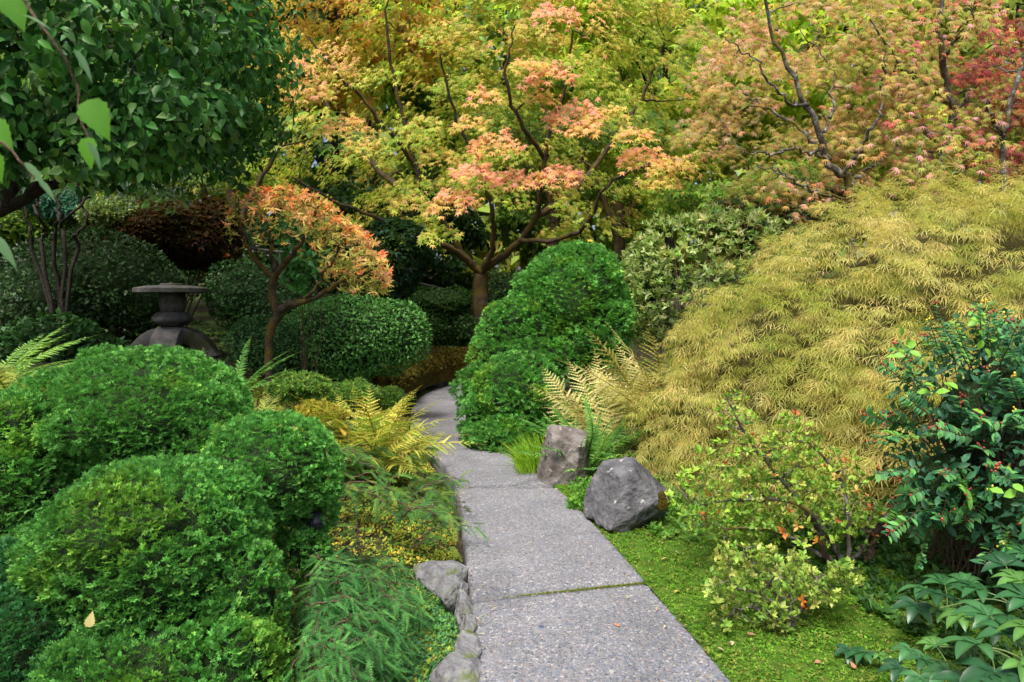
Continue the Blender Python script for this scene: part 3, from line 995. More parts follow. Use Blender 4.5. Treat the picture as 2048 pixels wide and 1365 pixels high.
def rosy(p, c, k):
    t = rng.random(k) < .36
    g = pick([(.34, .35, .07), (.26, .31, .06), (.46, .38, .10)], k, .15)
    r = pick([(.72, .34, .34), (.60, .16, .13), (.66, .28, .14)], k, .15)
    return np.where(t[:, None], r, g)


def purple(p, c, k):
    return pick([(.24, .045, .06), (.36, .06, .06), (.20, .10, .06), (.46, .12, .06), (.3, .2, .06)], k, .15)


side_maple('bronze maple with lichen grey limbs just above the golden mound', P(1705, 430, 9.6),
           [([(1700, 415, 9.5), (1680, 350, 9.4), (1655, 320, 9.4), (1640, 270, 9.3), (1615, 215, 9.3), (1572, 130, 9.2), (1545, 60, 9.1), (1520, -30, 9)], .085, .03),
            ([(1660, 320, 9.4), (1610, 265, 9.7), (1540, 220, 10), (1470, 175, 10.2), (1410, 150, 10.3)], .04, .012),
            ([(1640, 270, 9.3), (1665, 210, 9.6), (1660, 130, 9.8), (1600, 60, 9.9)], .035, .012),
            ([(1690, 400, 9.5), (1620, 380, 9.2), (1560, 345, 9.0), (1500, 330, 8.9)], .03, .01),
            ([(1690, 390, 9.5), (1730, 340, 9.5), (1780, 310, 9.4)], .04, .012), ([(1655, 320, 9.3), (1600, 300, 9.0), (1540, 310, 8.8), (1480, 300, 8.7)], .035, .01), ([(1615, 215, 9.2), (1560, 190, 9.0), (1500, 110, 8.9), (1440, 70, 8.8)], .03, .01), ([(1680, 350, 9.4), (1740, 270, 9.1), (1770, 190, 9.0), (1765, 100, 8.9)], .045, .012)],
           (1360, 1850, -60, 385), 112, (9.1, 12), .088, bronze, MBARK)
side_maple('grey lichen trunked maple with rosy leaves between bronze and purple maples', P(1885, 420, 10.4),
           [([(1885, 330, 10.3), (1905, 240, 10.2), (1898, 180, 10.1), (1885, 100, 10), (1880, 20, 9.9), (1890, -40, 9.9)], .10, .035),
            ([(1895, 205, 10.1), (1850, 165, 9.8), (1800, 140, 9.6), (1775, 85, 9.5), (1740, 40, 9.4)], .05, .015),
            ([(1905, 230, 10.2), (1960, 160, 10.3), (2010, 110, 10.3)], .045, .015),
            ([(1890, 300, 10.3), (1830, 230, 10.2), (1795, 170, 10.0), (1790, 90, 9.8)], .06, .02), ([(1885, 120, 10), (1920, 60, 9.6), (1960, 10, 9.4)], .035, .012)],
           (1700, 2060, -60, 375), 74, (9.5, 12), .088, rosy, MBARK, extra=((1780, 262, 8.9, .25, 18), (1800, 225, 8.9, .2, 14), (1880, 265, 8.8, .25, 22), (1830, 315, 8.7, .25, 22), (1990, 270, 8.8, .3, 26), (1975, 225, 8.8, .22, 18), (1835, 345, 8.6, .2, 16)))
side_maple('dark purple red maple at the right edge above the mound', P(2010, 420, 9.4),
           [([(2005, 330, 9.4), (2010, 260, 9.3), (2035, 160, 9.2), (2060, 60, 9.1)], .07, .03),
            ([(2007, 280, 9.3), (1985, 240, 9.2), (1975, 200, 9.1)], .04, .015)],
           (1930, 2160, 20, 340), 42, (9.4, 10.8), .085, purple, MBARK)

# ------------------------------------------------------------------ dogwood at upper left
base = np.array([-6.6, 7.6, HG(-6.6, 7.6)])
root = thing('dogwood_tree', 'dense green dogwood with curled leaves tinted pale as highlights overhanging the upper left', 'tree', base)
sk = Skeleton()
q0 = P(-60, 440, 7.6)
sk.limb([base, base * .4 + q0 * .6, q0], .16, .08, 9, 10)
sk.limb([q0, P(0, 425, 7.5), P(70, 388, 7.5), P(150, 352, 7.5), P(240, 325, 7.5), P(340, 305, 7.5), P(430, 270, 7.4)], .075, .015, 8, 26, .008)
sk.limb([P(60, 390, 7.5), P(110, 320, 7.4), P(170, 240, 7.5), P(260, 150, 7.7), P(330, 60, 7.6)], .06, .02, 7, 20)
sk.limb([P(20, 415, 7.5), P(10, 300, 7.6), P(30, 150, 7.6), P(80, 30, 7.6)], .08, .02, 7, 16)
bag = Bag()
c0 = P(140, 85, 7.4); rr = np.array([2.2, 2.0, 1.62])
tl = t_oval(.56, .12, .34)
d = rdirs(540)
d = d[((nrm(CAMP - c0) * d).sum(1) > -.5) & (d[:, 2] > -.92)]
f = .55 + .47 * rng.random(len(d)) ** .5
cl = c0 + d * rr * f[:, None]
ex = np.array([P(rng.uniform(-60, 520), rng.uniform(170, 345), rng.uniform(6.2, 6.9)) for _ in range(120)])
ex = ex[np.array([((q - c0) ** 2 / (rr * np.array([1.02, 9, 1.12])) ** 2).sum() < 1 for q in ex])]
cl = np.concatenate([cl, ex]); d = np.concatenate([d, nrm(ex - c0) * np.array([.5, .5, .3]) + np.array([0, -.6, 0])])
for c in cl[::3]: sk.twig(c)
for c, dd in zip(cl, d):
    k = 30
    q = rdirs(k) * rng.random((k, 1)) ** .5 * np.array([.36, .36, .17])
    yd = -UP * .6 + dd * .4 + rdirs(k) * .75
    zd = UP * .35 + dd * .8 + rdirs(k) * .5
    pale = rng.random() < (.34 if dd[2] > -.3 else .06)  # upper clusters more often paler: leaf highlights put into the colour
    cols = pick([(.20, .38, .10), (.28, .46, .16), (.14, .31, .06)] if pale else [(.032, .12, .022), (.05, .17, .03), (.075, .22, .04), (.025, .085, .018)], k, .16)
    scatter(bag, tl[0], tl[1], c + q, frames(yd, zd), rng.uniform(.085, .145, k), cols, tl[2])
sk.bag.build('trunk', MDARKBARK, root, True)
bag.build('crown', MLG, root)

# gnarled multi-stem tree under it
base = P(120, 560, 9.5); base[2] = HG(base[0], base[1])
root = thing('gnarled_tree', 'multi stemmed gnarled tree in shade under the dogwood', 'tree', base)
sk = Skeleton()
for pts in ([(150, 500), (155, 470), (175, 440), (160, 400), (150, 360)], [(70, 500), (62, 460), (45, 420), (40, 370), (60, 330)], [(80, 505), (92, 460), (75, 430), (70, 400), (110, 350)],
            [(130, 500), (125, 450), (150, 420), (190, 380), (230, 330)], [(110, 500), (118, 440), (115, 400), (125, 340)]):
    sk.limb([base] + [P(x, y, 9.4 + rng.uniform(-.2, .2)) for x, y in pts], .028, .014, 7, 22, .02, .12)
bag = Bag()
tips = np.array([P(rng.uniform(-80, 420), rng.uniform(200, 375), rng.uniform(9, 11)) for _ in range(95)])
for t in tips[::2]: sk.twig(t)
leaf_pads(bag, tips, np.tile([0, -1.0, 0], (95, 1)), np.full(95, .42), np.full(95, 36), .085, lambda p, c, k: pick(DG, k), t_leaf2(.5))
sk.bag.build('trunk', MDARKBARK, root, True)
bag.build('crown', MLG, root)

# ------------------------------------------------------------------ shaded shrubs at the back
def SH(name, label, pxs, Y, cols, n, size, tmpl='leaf', w=None, **kw):
    """shrub from lobes given as (px, py, halfwidth px, halfheight px)"""
    lob = []
    for (x, y, hw, hh) in pxs:
        c = P(x, y, Y); s = Y / FPX
        lob.append((c, (hw * s, min(hw * s, kw.get('dep', 9)) * .85, hh * s)))
    kw.pop('dep', None)
    b = lob[0][0].copy()
    b = np.array([b[0], b[1], min(HG(b[0], b[1]), lob[0][0][2] - lob[0][1][2] * .8)])
    return leafy_shrub(name, label, kw.pop('cat', 'shrub'), b, lob, n, size, cols, tmpl, w=w, **kw)


G1 = 'shaded shrubs behind the lantern'
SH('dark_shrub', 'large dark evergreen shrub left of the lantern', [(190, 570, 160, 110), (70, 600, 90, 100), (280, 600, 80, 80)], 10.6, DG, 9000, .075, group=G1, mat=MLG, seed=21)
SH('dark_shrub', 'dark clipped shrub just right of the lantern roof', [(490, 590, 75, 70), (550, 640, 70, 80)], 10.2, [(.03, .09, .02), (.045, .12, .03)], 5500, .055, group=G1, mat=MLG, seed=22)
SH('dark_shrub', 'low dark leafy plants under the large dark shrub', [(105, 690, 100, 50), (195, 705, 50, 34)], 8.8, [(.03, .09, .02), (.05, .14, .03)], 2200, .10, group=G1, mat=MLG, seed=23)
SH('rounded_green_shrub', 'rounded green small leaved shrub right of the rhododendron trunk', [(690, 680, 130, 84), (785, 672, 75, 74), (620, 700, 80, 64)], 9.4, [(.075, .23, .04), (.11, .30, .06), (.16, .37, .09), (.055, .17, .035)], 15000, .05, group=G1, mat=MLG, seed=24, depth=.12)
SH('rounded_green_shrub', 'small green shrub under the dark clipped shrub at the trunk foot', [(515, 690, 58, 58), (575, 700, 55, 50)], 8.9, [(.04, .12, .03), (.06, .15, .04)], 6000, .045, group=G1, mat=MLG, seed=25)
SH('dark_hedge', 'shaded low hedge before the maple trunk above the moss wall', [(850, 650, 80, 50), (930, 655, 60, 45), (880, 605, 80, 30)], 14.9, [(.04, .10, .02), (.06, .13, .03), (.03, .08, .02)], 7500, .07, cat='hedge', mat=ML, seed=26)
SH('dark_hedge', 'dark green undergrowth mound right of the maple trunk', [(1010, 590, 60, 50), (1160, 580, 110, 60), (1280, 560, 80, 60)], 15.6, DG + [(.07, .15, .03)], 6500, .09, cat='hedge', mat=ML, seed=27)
SH('dark_red_laceleaf_maple', 'dull brown red dome shaped maple in shade behind the lantern', [(345, 470, 125, 65), (420, 470, 60, 70), (260, 480, 60, 50)], 12.2, [(.06, .028, .010), (.05, .03, .010), (.075, .04, .012), (.045, .05, .014)], 9000, .085, 'palmate', cat='tree', seed=28, mat=MAUTUMN, core=.7)
SH('variegated_shrub', 'pale cream edged shrub glimpsed between the gnarled stems', [(225, 430, 55, 32)], 11.6, [(.42, .48, .22), (.26, .36, .12), (.14, .24, .06)], 1500, .09, 'rosette', seed=29, core=None)
SH('blue_green_pine', 'small blue green pine glimpsed under the dogwood limb', [(95, 405, 60, 22), (130, 425, 45, 16)], 12.4, [(.08, .22, .15), (.11, .26, .17)], 1600, .10, 'rosette', cat='conifer', seed=30, core=None)
SH('yellow_green_shrub', 'yellow green shrub low at the left edge behind gnarled stems', [(20, 455, 90, 45), (120, 460, 60, 35)], 12.6, [(.16, .26, .03), (.10, .2, .03)], 3200, .09, seed=31, core=.7)
SH('glossy_leaf_plant', 'bright green big leaved plant under the rhododendron crown', [(612, 535, 48, 45), (600, 480, 35, 40)], 8.3, [(.08, .26, .06), (.10, .32, .08), (.06, .18, .05)], 420, .13, seed=32, core=None, mat=MLG, stems=5, stem_r=.008)
SH('fern_leaved_shrub', 'dim feathery green shrub between rhododendron and maple trunk', [(790, 500, 70, 60), (770, 560, 60, 40)], 13.0, DG + [(.05, .12, .08)], 2600, .11, 'palmate', seed=33, core=None)

# olive rhododendron shrub right of the round conifer
SH('olive_rhododendron', 'olive green whorled leaf shrub between round conifer and golden mound', [(1400, 560, 150, 115), (1330, 620, 95, 80), (1510, 520, 115, 85), (1450, 480, 120, 62), (1340, 500, 80, 60)], 9.9,
   [(.26, .37, .09), (.35, .45, .15), (.19, .28, .07), (.46, .53, .24)], 5200, .09, 'rosette', cat='shrub', seed=34, core=None, depth=.35, amp=.14, stems=16)
SH('red_tinged_shrub', 'low mixed green shrub behind the golden mound edge', [(1560, 450, 100, 45), (1480, 430, 70, 35), (1640, 410, 60, 35)], 11.5, [(.14, .2, .06), (.2, .24, .06), (.26, .14, .06), (.10, .2, .12)], 4200, .10, 'palmate', seed=35, core=None)

# ------------------------------------------------------------------ golden laceleaf maple
base = np.array([3.9, 6.5, HG(3.9, 6.5)])
root = thing('weeping_laceleaf_maple', 'golden weeping maple mound of feathery leaves filling the right', 'tree', base)
LB = [(P(1900, 692, 6.6), (1.75, 1.5, 1.36)), (P(1660, 755, 6.3), (1.25, 1.2, 1.0)), (P(1500, 850, 6.2), (.85, .95, .62)), (P(1760, 860, 5.8), (1.0, 1.0, .85)), (P(2080, 655, 6.9), (1.7, 1.5, 1.36)), (P(1600, 950, 5.7), (.7, .7, .45)), (P(1400, 930, 6.25), (.45, .6, .35))]
LB = [(np.asarray(c), np.asarray(r)) for c, r in LB]
core_mesh('shade_core', LB, root, MLACE, .80, 3)  # added opaque filler, closes the mound behind its leaves
bag = Bag()
pc, nc = lobe_points(LB, 3300, .05, (3.2, 3.2, 7), 41, depth=.10, cull=-.2, f=.97, low=.17)
kk = 27
tan = nrm(-UP + nc * (nc @ UP)[:, None] + nc * .10 + np.array([-.35, 0, 0]) + rdirs(len(pc)) * .25)
sd = nrm(np.cross(tan, nc))
u = rng.random((len(pc), kk, 1)); v = rng.normal(0, .5, (len(pc), kk, 1))
ln = rng.uniform(.28, .55, (len(pc), 1, 1))
p = (pc[:, None] + tan[:, None] * u * ln + sd[:, None] * v * ln * .42 * (.35 + u) + nc[:, None] * (.24 * np.sin(u * 2.5) - .13 - .12 * v ** 2 * u) + rng.normal(0, .012, (len(pc), kk, 3))).reshape(-1, 3)
nn = np.repeat(nc, kk, 0)
padtone = np.repeat(rng.normal(0, .25, len(pc)), kk)
m = len(p)


def t_lace(n=5):
    V, F, S = [], [], []
    for i in range(n):
        a = 1.15 * (2 * i / (n - 1) - 1) + random.uniform(-.12, .12)
        L = 1 - .3 * abs(a) / 1.2 + random.uniform(-.15, .1)
        d = np.array([math.sin(a), math.cos(a), 0]); s = np.array([math.cos(a), -math.sin(a), 0])
        bend = random.uniform(.15, .5)
        k = len(V)
        V += [d * .02, d * .5 * L + s * .025 - UP * .2 * bend, d * .5 * L - s * .025 - UP * .2 * bend, d * L * .95 - UP * bend]
        F += [[k, k + 1, k + 2], [k + 1, k + 3, k + 2]]
        S += [.85, 1, 1, 1.1]
    return np.array(V), np.array(F), np.array(S)


down = nn * .35 + np.repeat(tan, kk, 0) * .8 - UP * .2 + rdirs(m) * .45
zd = nn * .9 + UP * .5 + rdirs(m) * .4
s = fbm(p * np.array([2.5, 2.5, 4]), 44)
t = np.clip((s - .3) * 2.0 + .05 + u.ravel() * .3 + rng.normal(0, .2, m) + padtone, 0, 1)
c = pick([(.28, .33, .045), (.21, .28, .04), (.35, .37, .06)], m, .14) * (1 - t[:, None]) + pick([(.54, .48, .15), (.60, .53, .21), (.49, .46, .12), (.55, .43, .15)], m, .12) * t[:, None]
sp = rng.integers(0, 4, m)
for k in range(4):
    q = sp == k
    T, F, S = t_lace()
    scatter(bag, T, F, p[q], frames(down[q], zd[q]), rng.uniform(.085, .14, q.sum()), c[q], S)
bag.build('crown', MAUTUMN, root)
sk = Skeleton()
sk.limb([base, base + np.array([-.1, 0, .6]), LB[0][0] + UP * .4], .12, .05, 8)
for c_, r_ in LB: sk.limb([base + UP * .5, (base + c_) / 2 + UP * .7, c_ + UP * .1], .05, .015, 6)
sk.bag.build('trunk', MDARKBARK, root, True)

# ------------------------------------------------------------------ dwarf conifers
def L3(px, py, Y, hw, hh, dep=None):
    s = Y / FPX
    return (P(px, py, Y), (hw * s, dep if dep else hw * s * .95, hh * s))


dwarf_conifer('dwarf_conifer', 'rounded tiered green conifer standing beside the curve of the path',
              [L3(1140, 640, 9.25, 116, 138), L3(1045, 690, 9.05, 78, 102), L3(1208, 655, 9.2, 58, 86), L3(1150, 545, 9.2, 70, 52), L3(1085, 600, 9.1, 60, 60), L3(1035, 790, 8.25, 92, 82), L3(955, 778, 8.5, 46, 48), L3(1010, 872, 7.95, 82, 42),
               L3(1115, 858, 8.05, 72, 46), L3(960, 838, 8.15, 44, 48), L3(1165, 800, 8.5, 42, 34), L3(985, 725, 8.8, 48, 62), L3(1003, 665, 9.0, 46, 58), L3(1085, 740, 8.85, 95, 80), L3(1160, 700, 9.0, 90, 72)],
              150000, .036, [(.095, .29, .055), (.13, .365, .07), (.20, .44, .08), (.065, .21, .045)], seed=51, amp=.05, freq=(6, 6, 13), w=[3, 3, 1.5, 2], base=np.array([.45, 8.9, 0.0]))
dwarf_conifer('dwarf_conifer', 'large billowing green conifer mound filling the lower left',
              [L3(300, 830, 4.2, 195, 128), L3(45, 890, 3.8, 95, 105), L3(545, 940, 3.5, 135, 108), L3(320, 1100, 2.9, 215, 180), L3(480, 1200, 2.8, 95, 130), L3(140, 850, 4.1, 105, 100), L3(430, 890, 4.0, 105, 90),
               L3(610, 1105, 3.4, 50, 55), L3(605, 1000, 3.55, 72, 80), L3(300, 1330, 2.62, 185, 130), L3(90, 1250, 2.9, 120, 90), L3(100, 1110, 3.2, 90, 75), L3(215, 740, 4.3, 60, 45), L3(460, 1350, 2.62, 115, 125), L3(20, 980, 3.7, 120, 110)],
              225000, .0185, [(.095, .29, .055), (.13, .37, .075), (.20, .45, .085), (.065, .21, .045)], seed=52, amp=.03, freq=(12, 12, 30), w=[3, 3, 1.2, 2], base=np.array([-1.5, 3.4, 0.0]), zmin=-.1)
dwarf_conifer('dwarf_conifer', 'dark blue green conifer mound in the bottom left corner',
              [L3(60, 1290, 2.6, 140, 125), L3(-20, 1180, 2.8, 120, 90), L3(130, 1370, 2.5, 90, 90)],
              30000, .018, [(.035, .14, .045), (.05, .18, .06), (.075, .23, .07)], seed=53, amp=.022, freq=(12, 12, 30), base=np.array([-1.9, 2.6, 0.0]), zmin=-.1)
# ------------------------------------------------------------------ rocks and moss walls
import bmesh


def rock_mesh(name, size, planes, seed, mat, sub=5, rough=.05, rot=0):
    """stone hewn by planes (normal, distance), then weathered"""
    bm = bmesh.new()
    bmesh.ops.create_icosphere(bm, subdivisions=sub, radius=1)
    D = nrm(np.array([v.co for v in bm.verts]))
    pl = [(nrm(np.array(n, float)), d) for n, d in planes]
    r = np.full(len(D), 1.25)
    for n_, d in pl:
        q = D @ n_
        r = np.minimum(r, np.where(q > .02, d / np.maximum(q, .02), 9))
    V = D * r[:, None]
    V = V + D * ((fbm(V * 2.6, seed, 4) - .5) * rough * 2)[:, None] + D * (-np.abs(fbm(V * 5, seed + 3, 3) - .5) * rough * 1.4)[:, None]
    V = V + D * ((fbm(V * 11, seed + 9, 3) - .5) * rough * .55)[:, None]
    V = V * np.asarray(size)
    for v, c in zip(bm.verts, V): v.co = c
    me = bpy.data.meshes.new(name)
    bm.to_mesh(me); bm.free()
    me.materials.append(mat)
    return me


def rnd_planes(k, seed, lo=.75, hi=1.0):
    r = np.random.default_rng(seed)
    return [(r.normal(size=3), r.uniform(lo, hi)) for _ in range(k)]


c = P(1132, 925, 6.35)
o = link('boulder', rock_mesh('boulder', (.28, .22, .29), [((-1, -.1, .22), .70), ((.95, -.3, -.02), .68), ((-.25, -1, .14), .64), ((.22, -.35, 1), .74), ((0, 0, -1), .9), ((.7, -.75, -.05), .70), ((0, 1, 0), .7)], 61, MROCKTAN, rough=.045), None, (c[0], c[1], .20), (0, 0, .15))
tag(o, 'upright squarish tan grey boulder beside the path in front of the sword fern', 'boulder', 'boulders along the path')
c = P(1262, 1005, 5.1)
rk = link('boulder', rock_mesh('boulder', (.315, .25, .295), [((-1, -.35, .10), .68), ((-.5, -.35, 1), .80), ((.5, -.3, .95), .66), ((.95, -.4, .25), .78), ((-.1, -1, .30), .64), ((.45, -1, -.25), .70), ((0, 0, -1), .78), ((.8, -.6, -.7), .68), ((0, 1, .2), .7)], 67, MROCK, rough=.06), None, (c[0], c[1], .19), (.0, .28, .1))
tag(rk, 'rounded blue grey boulder with a mossy hollow nearer the camera', 'boulder', 'boulders along the path')
mp = link('moss_patch', rock_mesh('moss_patch', (.055, .03, .07), rnd_planes(12, 5, .8, 1), 8, MGOLDMOSS, 3, .12), rk, (.185, -.135, .06))
mp['label'] = 'brown moss filling the hollow of the boulder'
for i, (x, y, Y, s, rz, lab) in enumerate(((888, 1150, 4.2, (.19, .15, .10), .3, 'flat pale edging stone topmost of the row beside the path'), (905, 1178, 3.98, (.10, .12, .10), .1, 'small blocky edging stone against the corner of the slab'),
                                           (928, 1222, 3.72, (.055, .13, .10), .1, 'narrow upright edging stone below the slab joint'), (942, 1255, 3.5, (.05, .1, .08), 0, 'little half buried edging stone among creeping leaves'),
                                           (935, 1320, 3.2, (.07, .2, .10), -.05, 'long grey edging stone near the bottom of the path'), (915, 1362, 3.05, (.13, .14, .10), .2, 'broad grey edging stone at the bottom frame edge'),
                                           (1216, 968, 5.7, (.08, .09, .07), 0.3, 'small dark stone between the two boulders'))):
    c = P(x, y, Y)
    o = link('edging_stone', rock_mesh('edging_stone', s, rnd_planes(14, 70 + i, .72, .95) + [((.1, 0, 1), .75)], 80 + i, MEDGE, 4, .08), None, (c[0], c[1], -.035), (0, 0, rz))
    tag(o, lab, 'stone', 'stones edging the path')


def moss_wall(label, pts, h, th, seed):
    """low dry stone wall: stones below, thick golden moss draped over"""
    pts = np.asarray(pts, float)
    root = thing('mossy_stone_wall', label, 'wall', (pts[0][0], pts[0][1], 0), 'moss covered low walls')
    off = np.array(root.location)
    L = np.linalg.norm(np.diff(pts, axis=0), axis=1).sum()
    q = smooth_path(np.c_[pts, np.zeros(len(pts))], 40)
    sm = [rock_mesh('stone', (.17, .14, .14), rnd_planes(12, seed + k, .75, .95), seed + k, MROCK, 3, .06) for k in range(3)]
    n = int(L / .27)
    for k in range(n + 1):
        c = q[min(len(q) - 1, int(k / n * (len(q) - 1)))]
        for row, z in ((0, .08), (1, .32)):
            o = link('stone', sm[(k + row) % 3], root, np.array([c[0] + rng.uniform(-.03, .03), c[1] + rng.uniform(-.04, .04), z]) - off, (rng.uniform(-.2, .2), rng.uniform(-.2, .2), rng.uniform(0, 6)), rng.uniform(.85, 1.15))
    # moss jacket
    t = nrm(np.gradient(q, axis=0)); side = np.cross(t, UP)
    a = np.linspace(-1.25, 1.25, 17)
    prof = np.stack([np.sin(a) * th * .62, np.cos(a) * h * .52 + h * .45], 1)
    prof = np.vstack([[-th * .56, .10], prof, [th * .56, .10]])
    V = q[:, None] + side[:, None] * prof[None, :, :1] + UP * prof[None, :, 1:]
    V = V + (fbm(V.reshape(-1, 3) * 5, seed).reshape(V.shape[:2])[..., None] - .5) * np.array([.10, .10, .12])
    nn_, mm = V.shape[:2]
    i, j = np.meshgrid(np.arange(nn_ - 1), np.arange(mm - 1), indexing='ij'); k = (i * mm + j).ravel()
    F = np.stack([k, k + 1, k + mm + 1, k + mm], 1)
    # close both ends with a fan
    vv = V.reshape(-1, 3); b = Bag(); b.add(vv, F)
    for e in (0, nn_ - 1):
        ring = V[e]; ctr = ring.mean(0) + t[e] * (-.10 if e == 0 else .10)
        b.add(np.vstack([ctr, ring]), np.array([[0, 1 + s_, 2 + s_] for s_ in range(mm - 1)]))
    b.build('moss_cover', MGOLDMOSS, root, True)
    # hanging moss strands
    f = Bag(); cnt = int(1900 * L)
    ei, si = rng.integers(0, nn_, cnt), rng.integers(1, mm - 1, cnt)
    p = V[ei, si] + rng.normal(0, .02, (cnt, 3))
    out = nrm(V[ei, si] - (q[ei] + UP * h * .5))
    T, Fc, S = t_fan(3, .9, .4, .3)
    scatter(f, T, Fc, p, frames(out * .5 - UP * .8 + rdirs(cnt) * .5, out), rng.uniform(.025, .055, cnt), pick([(.085, .065, .010), (.13, .10, .014), (.055, .045, .008), (.08, .09, .015)], cnt, .2), S)
    tag(f.build('moss_strands', MMOSSB, root), kind='stuff')


moss_wall('moss draped wall end at the left of the path bend', [(-3.3, 10.1), (-2.6, 10.15), (-2.0, 10.3)] + [(float(xl(y_)) - .27, y_) for y_ in (10.9, 11.7, 12.5, 13.2, 13.9)], .66, .42, 90)
moss_wall('low mossy wall crossing behind the far end of the path', [(-2.2, 14.15), (-1.4, 14.3), (-.6, 14.35), (.3, 14.3), (1.2, 14.2)], .70, .40, 95)

# ------------------------------------------------------------------ stone lantern
def lathe(bag, prof, sides=40, rot=0.0, col=(.2, .2, .2), capb=True):
    a = np.linspace(0, 2 * np.pi, sides, endpoint=False) + rot
    prof = np.asarray(prof, float)
    V = np.stack([prof[:, None, 0] * np.cos(a), prof[:, None, 0] * np.sin(a), np.repeat(prof[:, None, 1], sides, 1)], -1)
    n = len(prof)
    i = np.arange(n - 1)[:, None] * sides; j = np.arange(sides)[None]
    bag.add(V.reshape(-1, 3), np.stack([i + j, i + (j + 1) % sides, i + sides + (j + 1) % sides, i + sides + j], -1).reshape(-1, 4), col)


LY = 9.6
lc = P(347, 700, LY)
s = LY / FPX
LG = thing('stone_lantern', 'stone snow viewing lantern with wide flat round roof on arched legs', 'lantern', (lc[0], lc[1], lc[2]))


def zpx(py): return (700 - py) * s


def lpart(name, prof, sides, rot=0.0, smooth=False, parent=None):
    b = Bag(); lathe(b, prof, sides, rot)
    me = b.mesh(name, MLANTERN, smooth=smooth)
    if smooth: me.set_sharp_from_angle(angle=math.radians(35))
    return link(name, me, parent or LG)


R = 69 * s
rf = lpart('roof', [(0, zpx(581)), (.5 * R, zpx(583)), (.97 * R, zpx(586)), (R, zpx(585)), (R, zpx(577.5)), (.97 * R, zpx(576)), (.7 * R, zpx(572.5)), (.3 * R, zpx(571)), (0, zpx(571))], 56, 0, True)
lpart('finial', [(.31 * R, zpx(573)), (.31 * R, zpx(568.5)), (.27 * R, zpx(567.5)), (0, zpx(567))], 40, 0, True, rf)
fb = lpart('fire_box', [(0, zpx(625)), (20.5 * s, zpx(625)), (24 * s, zpx(612)), (25.8 * s, zpx(598)), (25.5 * s, zpx(584)), (0, zpx(583))], 6, .25)
for k in range(2):
    a = -math.pi / 2 + .28 + (k * 2 - .5) * math.pi / 3
    b = Bag(); lathe(b, [(0, 0.012), (.045, .012), (.052, 0), (.052, -.03), (0, -.03)], 16)
    w_ = link('window', b.mesh('window', MBLACK), fb, (math.cos(a) * 21.3 * s, math.sin(a) * 21.3 * s, zpx(601)), (math.pi / 2, 0, a + math.pi / 2))  # solid black disc; shade inside the opening put into its colour
lpart('platform', [(0, zpx(654)), (20 * s, zpx(653)), (28 * s, zpx(648)), (38.5 * s, zpx(642.5)), (39 * s, zpx(642)), (39 * s, zpx(634)), (38 * s, zpx(633.5)), (31 * s, zpx(626)), (23 * s, zpx(624)), (0, zpx(623.8))], 6, .25)
# arched legs: two crossing arches
for k, ang in enumerate((.18, .18 + math.pi / 2)):
    b = Bag()
    t = np.linspace(-1, 1, 21)
    ow, iw = 86 * s, 50 * s
    ytop, ybot = zpx(654), zpx(712)
    outer = np.stack([t * ow, ybot + (ytop - ybot) * (1 - np.abs(t) ** 2.8)], 1)
    inner = np.stack([t * iw, ybot + (zpx(684) - ybot) * np.sqrt(np.maximum(0, 1 - t ** 2))], 1)
    dpt = .17
    V = np.concatenate([np.c_[outer[:, 0], np.full(21, y), outer[:, 1]] for y in (-dpt, dpt)] + [np.c_[inner[:, 0], np.full(21, y), inner[:, 1]] for y in (-dpt, dpt)])
    i = np.arange(20)
    F = np.concatenate([np.stack([i, i + 1, i + 43, i + 42], 1), np.stack([i + 22, i + 21, i + 63, i + 64], 1), np.stack([i + 1, i, i + 21, i + 22], 1), np.stack([i + 42, i + 43, i + 64, i + 63], 1)])
    b.add(V, F)
    me = b.mesh('leg_arch', MLANTERN)
    o = link('leg_arch', me, LG, (0, 0, -.004 * k), (0, 0, ang))
    bv = o.modifiers.new('b', 'BEVEL'); bv.width = .012; bv.segments = 2

# grey rail glimpsed behind
def rail(label, pts, Y, posts):
    q = [P(x, y, Y) for x, y in pts]
    root = thing('hand_rail', label, 'railing', q[0] - UP * .9, 'hand rails in the shade')
    b = Bag(); tube(b, smooth_path(q, 14), .03, 8); b.build('rail', MRAIL, root, True)
    for x, y in posts:
        b = Bag(); c = P(x, y, Y); tube(b, np.array([c, c - UP * .95]), .025, 8); b.build('post', MRAIL, root, True)


rail('grey metal hand rail glimpsed behind the rhododendron stems', [(415, 489), (460, 487), (520, 500), (600, 508)], 12.8, [(418, 489), (482, 492), (560, 504)])
rail('dim hand rail in the dark right of the rhododendron crown', [(770, 552), (850, 570), (930, 590)], 15.2, [(780, 554), (900, 583)])

# ------------------------------------------------------------------ orange rhododendron tree
base = P(538, 742, 7.5); base[2] = min(base[2], HG(base[0], 7.5) + .02)
root = thing('rhododendron_tree', 'small twisted rhododendron tree with orange red whorled leaves', 'tree', base)
sk = Skeleton()
sk.limb([base, P(538, 700, 7.5), P(545, 655, 7.5), P(556, 632, 7.5)], .046, .05, 9, 12, .006)
sk.limb([P(556, 632, 7.5), P(549, 595, 7.5), P(546, 560, 7.45), P(530, 540, 7.4), P(505, 510, 7.3), P(488, 470, 7.2), P(478, 430, 7.2)], .052, .012, 8, 20, .01)
sk.limb([P(548, 575, 7.5), P(552, 550, 7.5), P(575, 520, 7.4), P(600, 495, 7.3), P(620, 450, 7.2), P(640, 410, 7.1)], .045, .012, 8, 18, .01)
sk.limb([P(556, 632, 7.5), P(575, 610, 7.4), P(610, 605, 7.2), P(640, 590, 7.1), P(690, 560, 7.0), P(735, 545, 6.9)], .048, .010, 8, 18, .012)
sk.limb([P(548, 545, 7.5), P(545, 500, 7.6), P(540, 460, 7.6), P(550, 410, 7.5)], .03, .01, 6, 14)
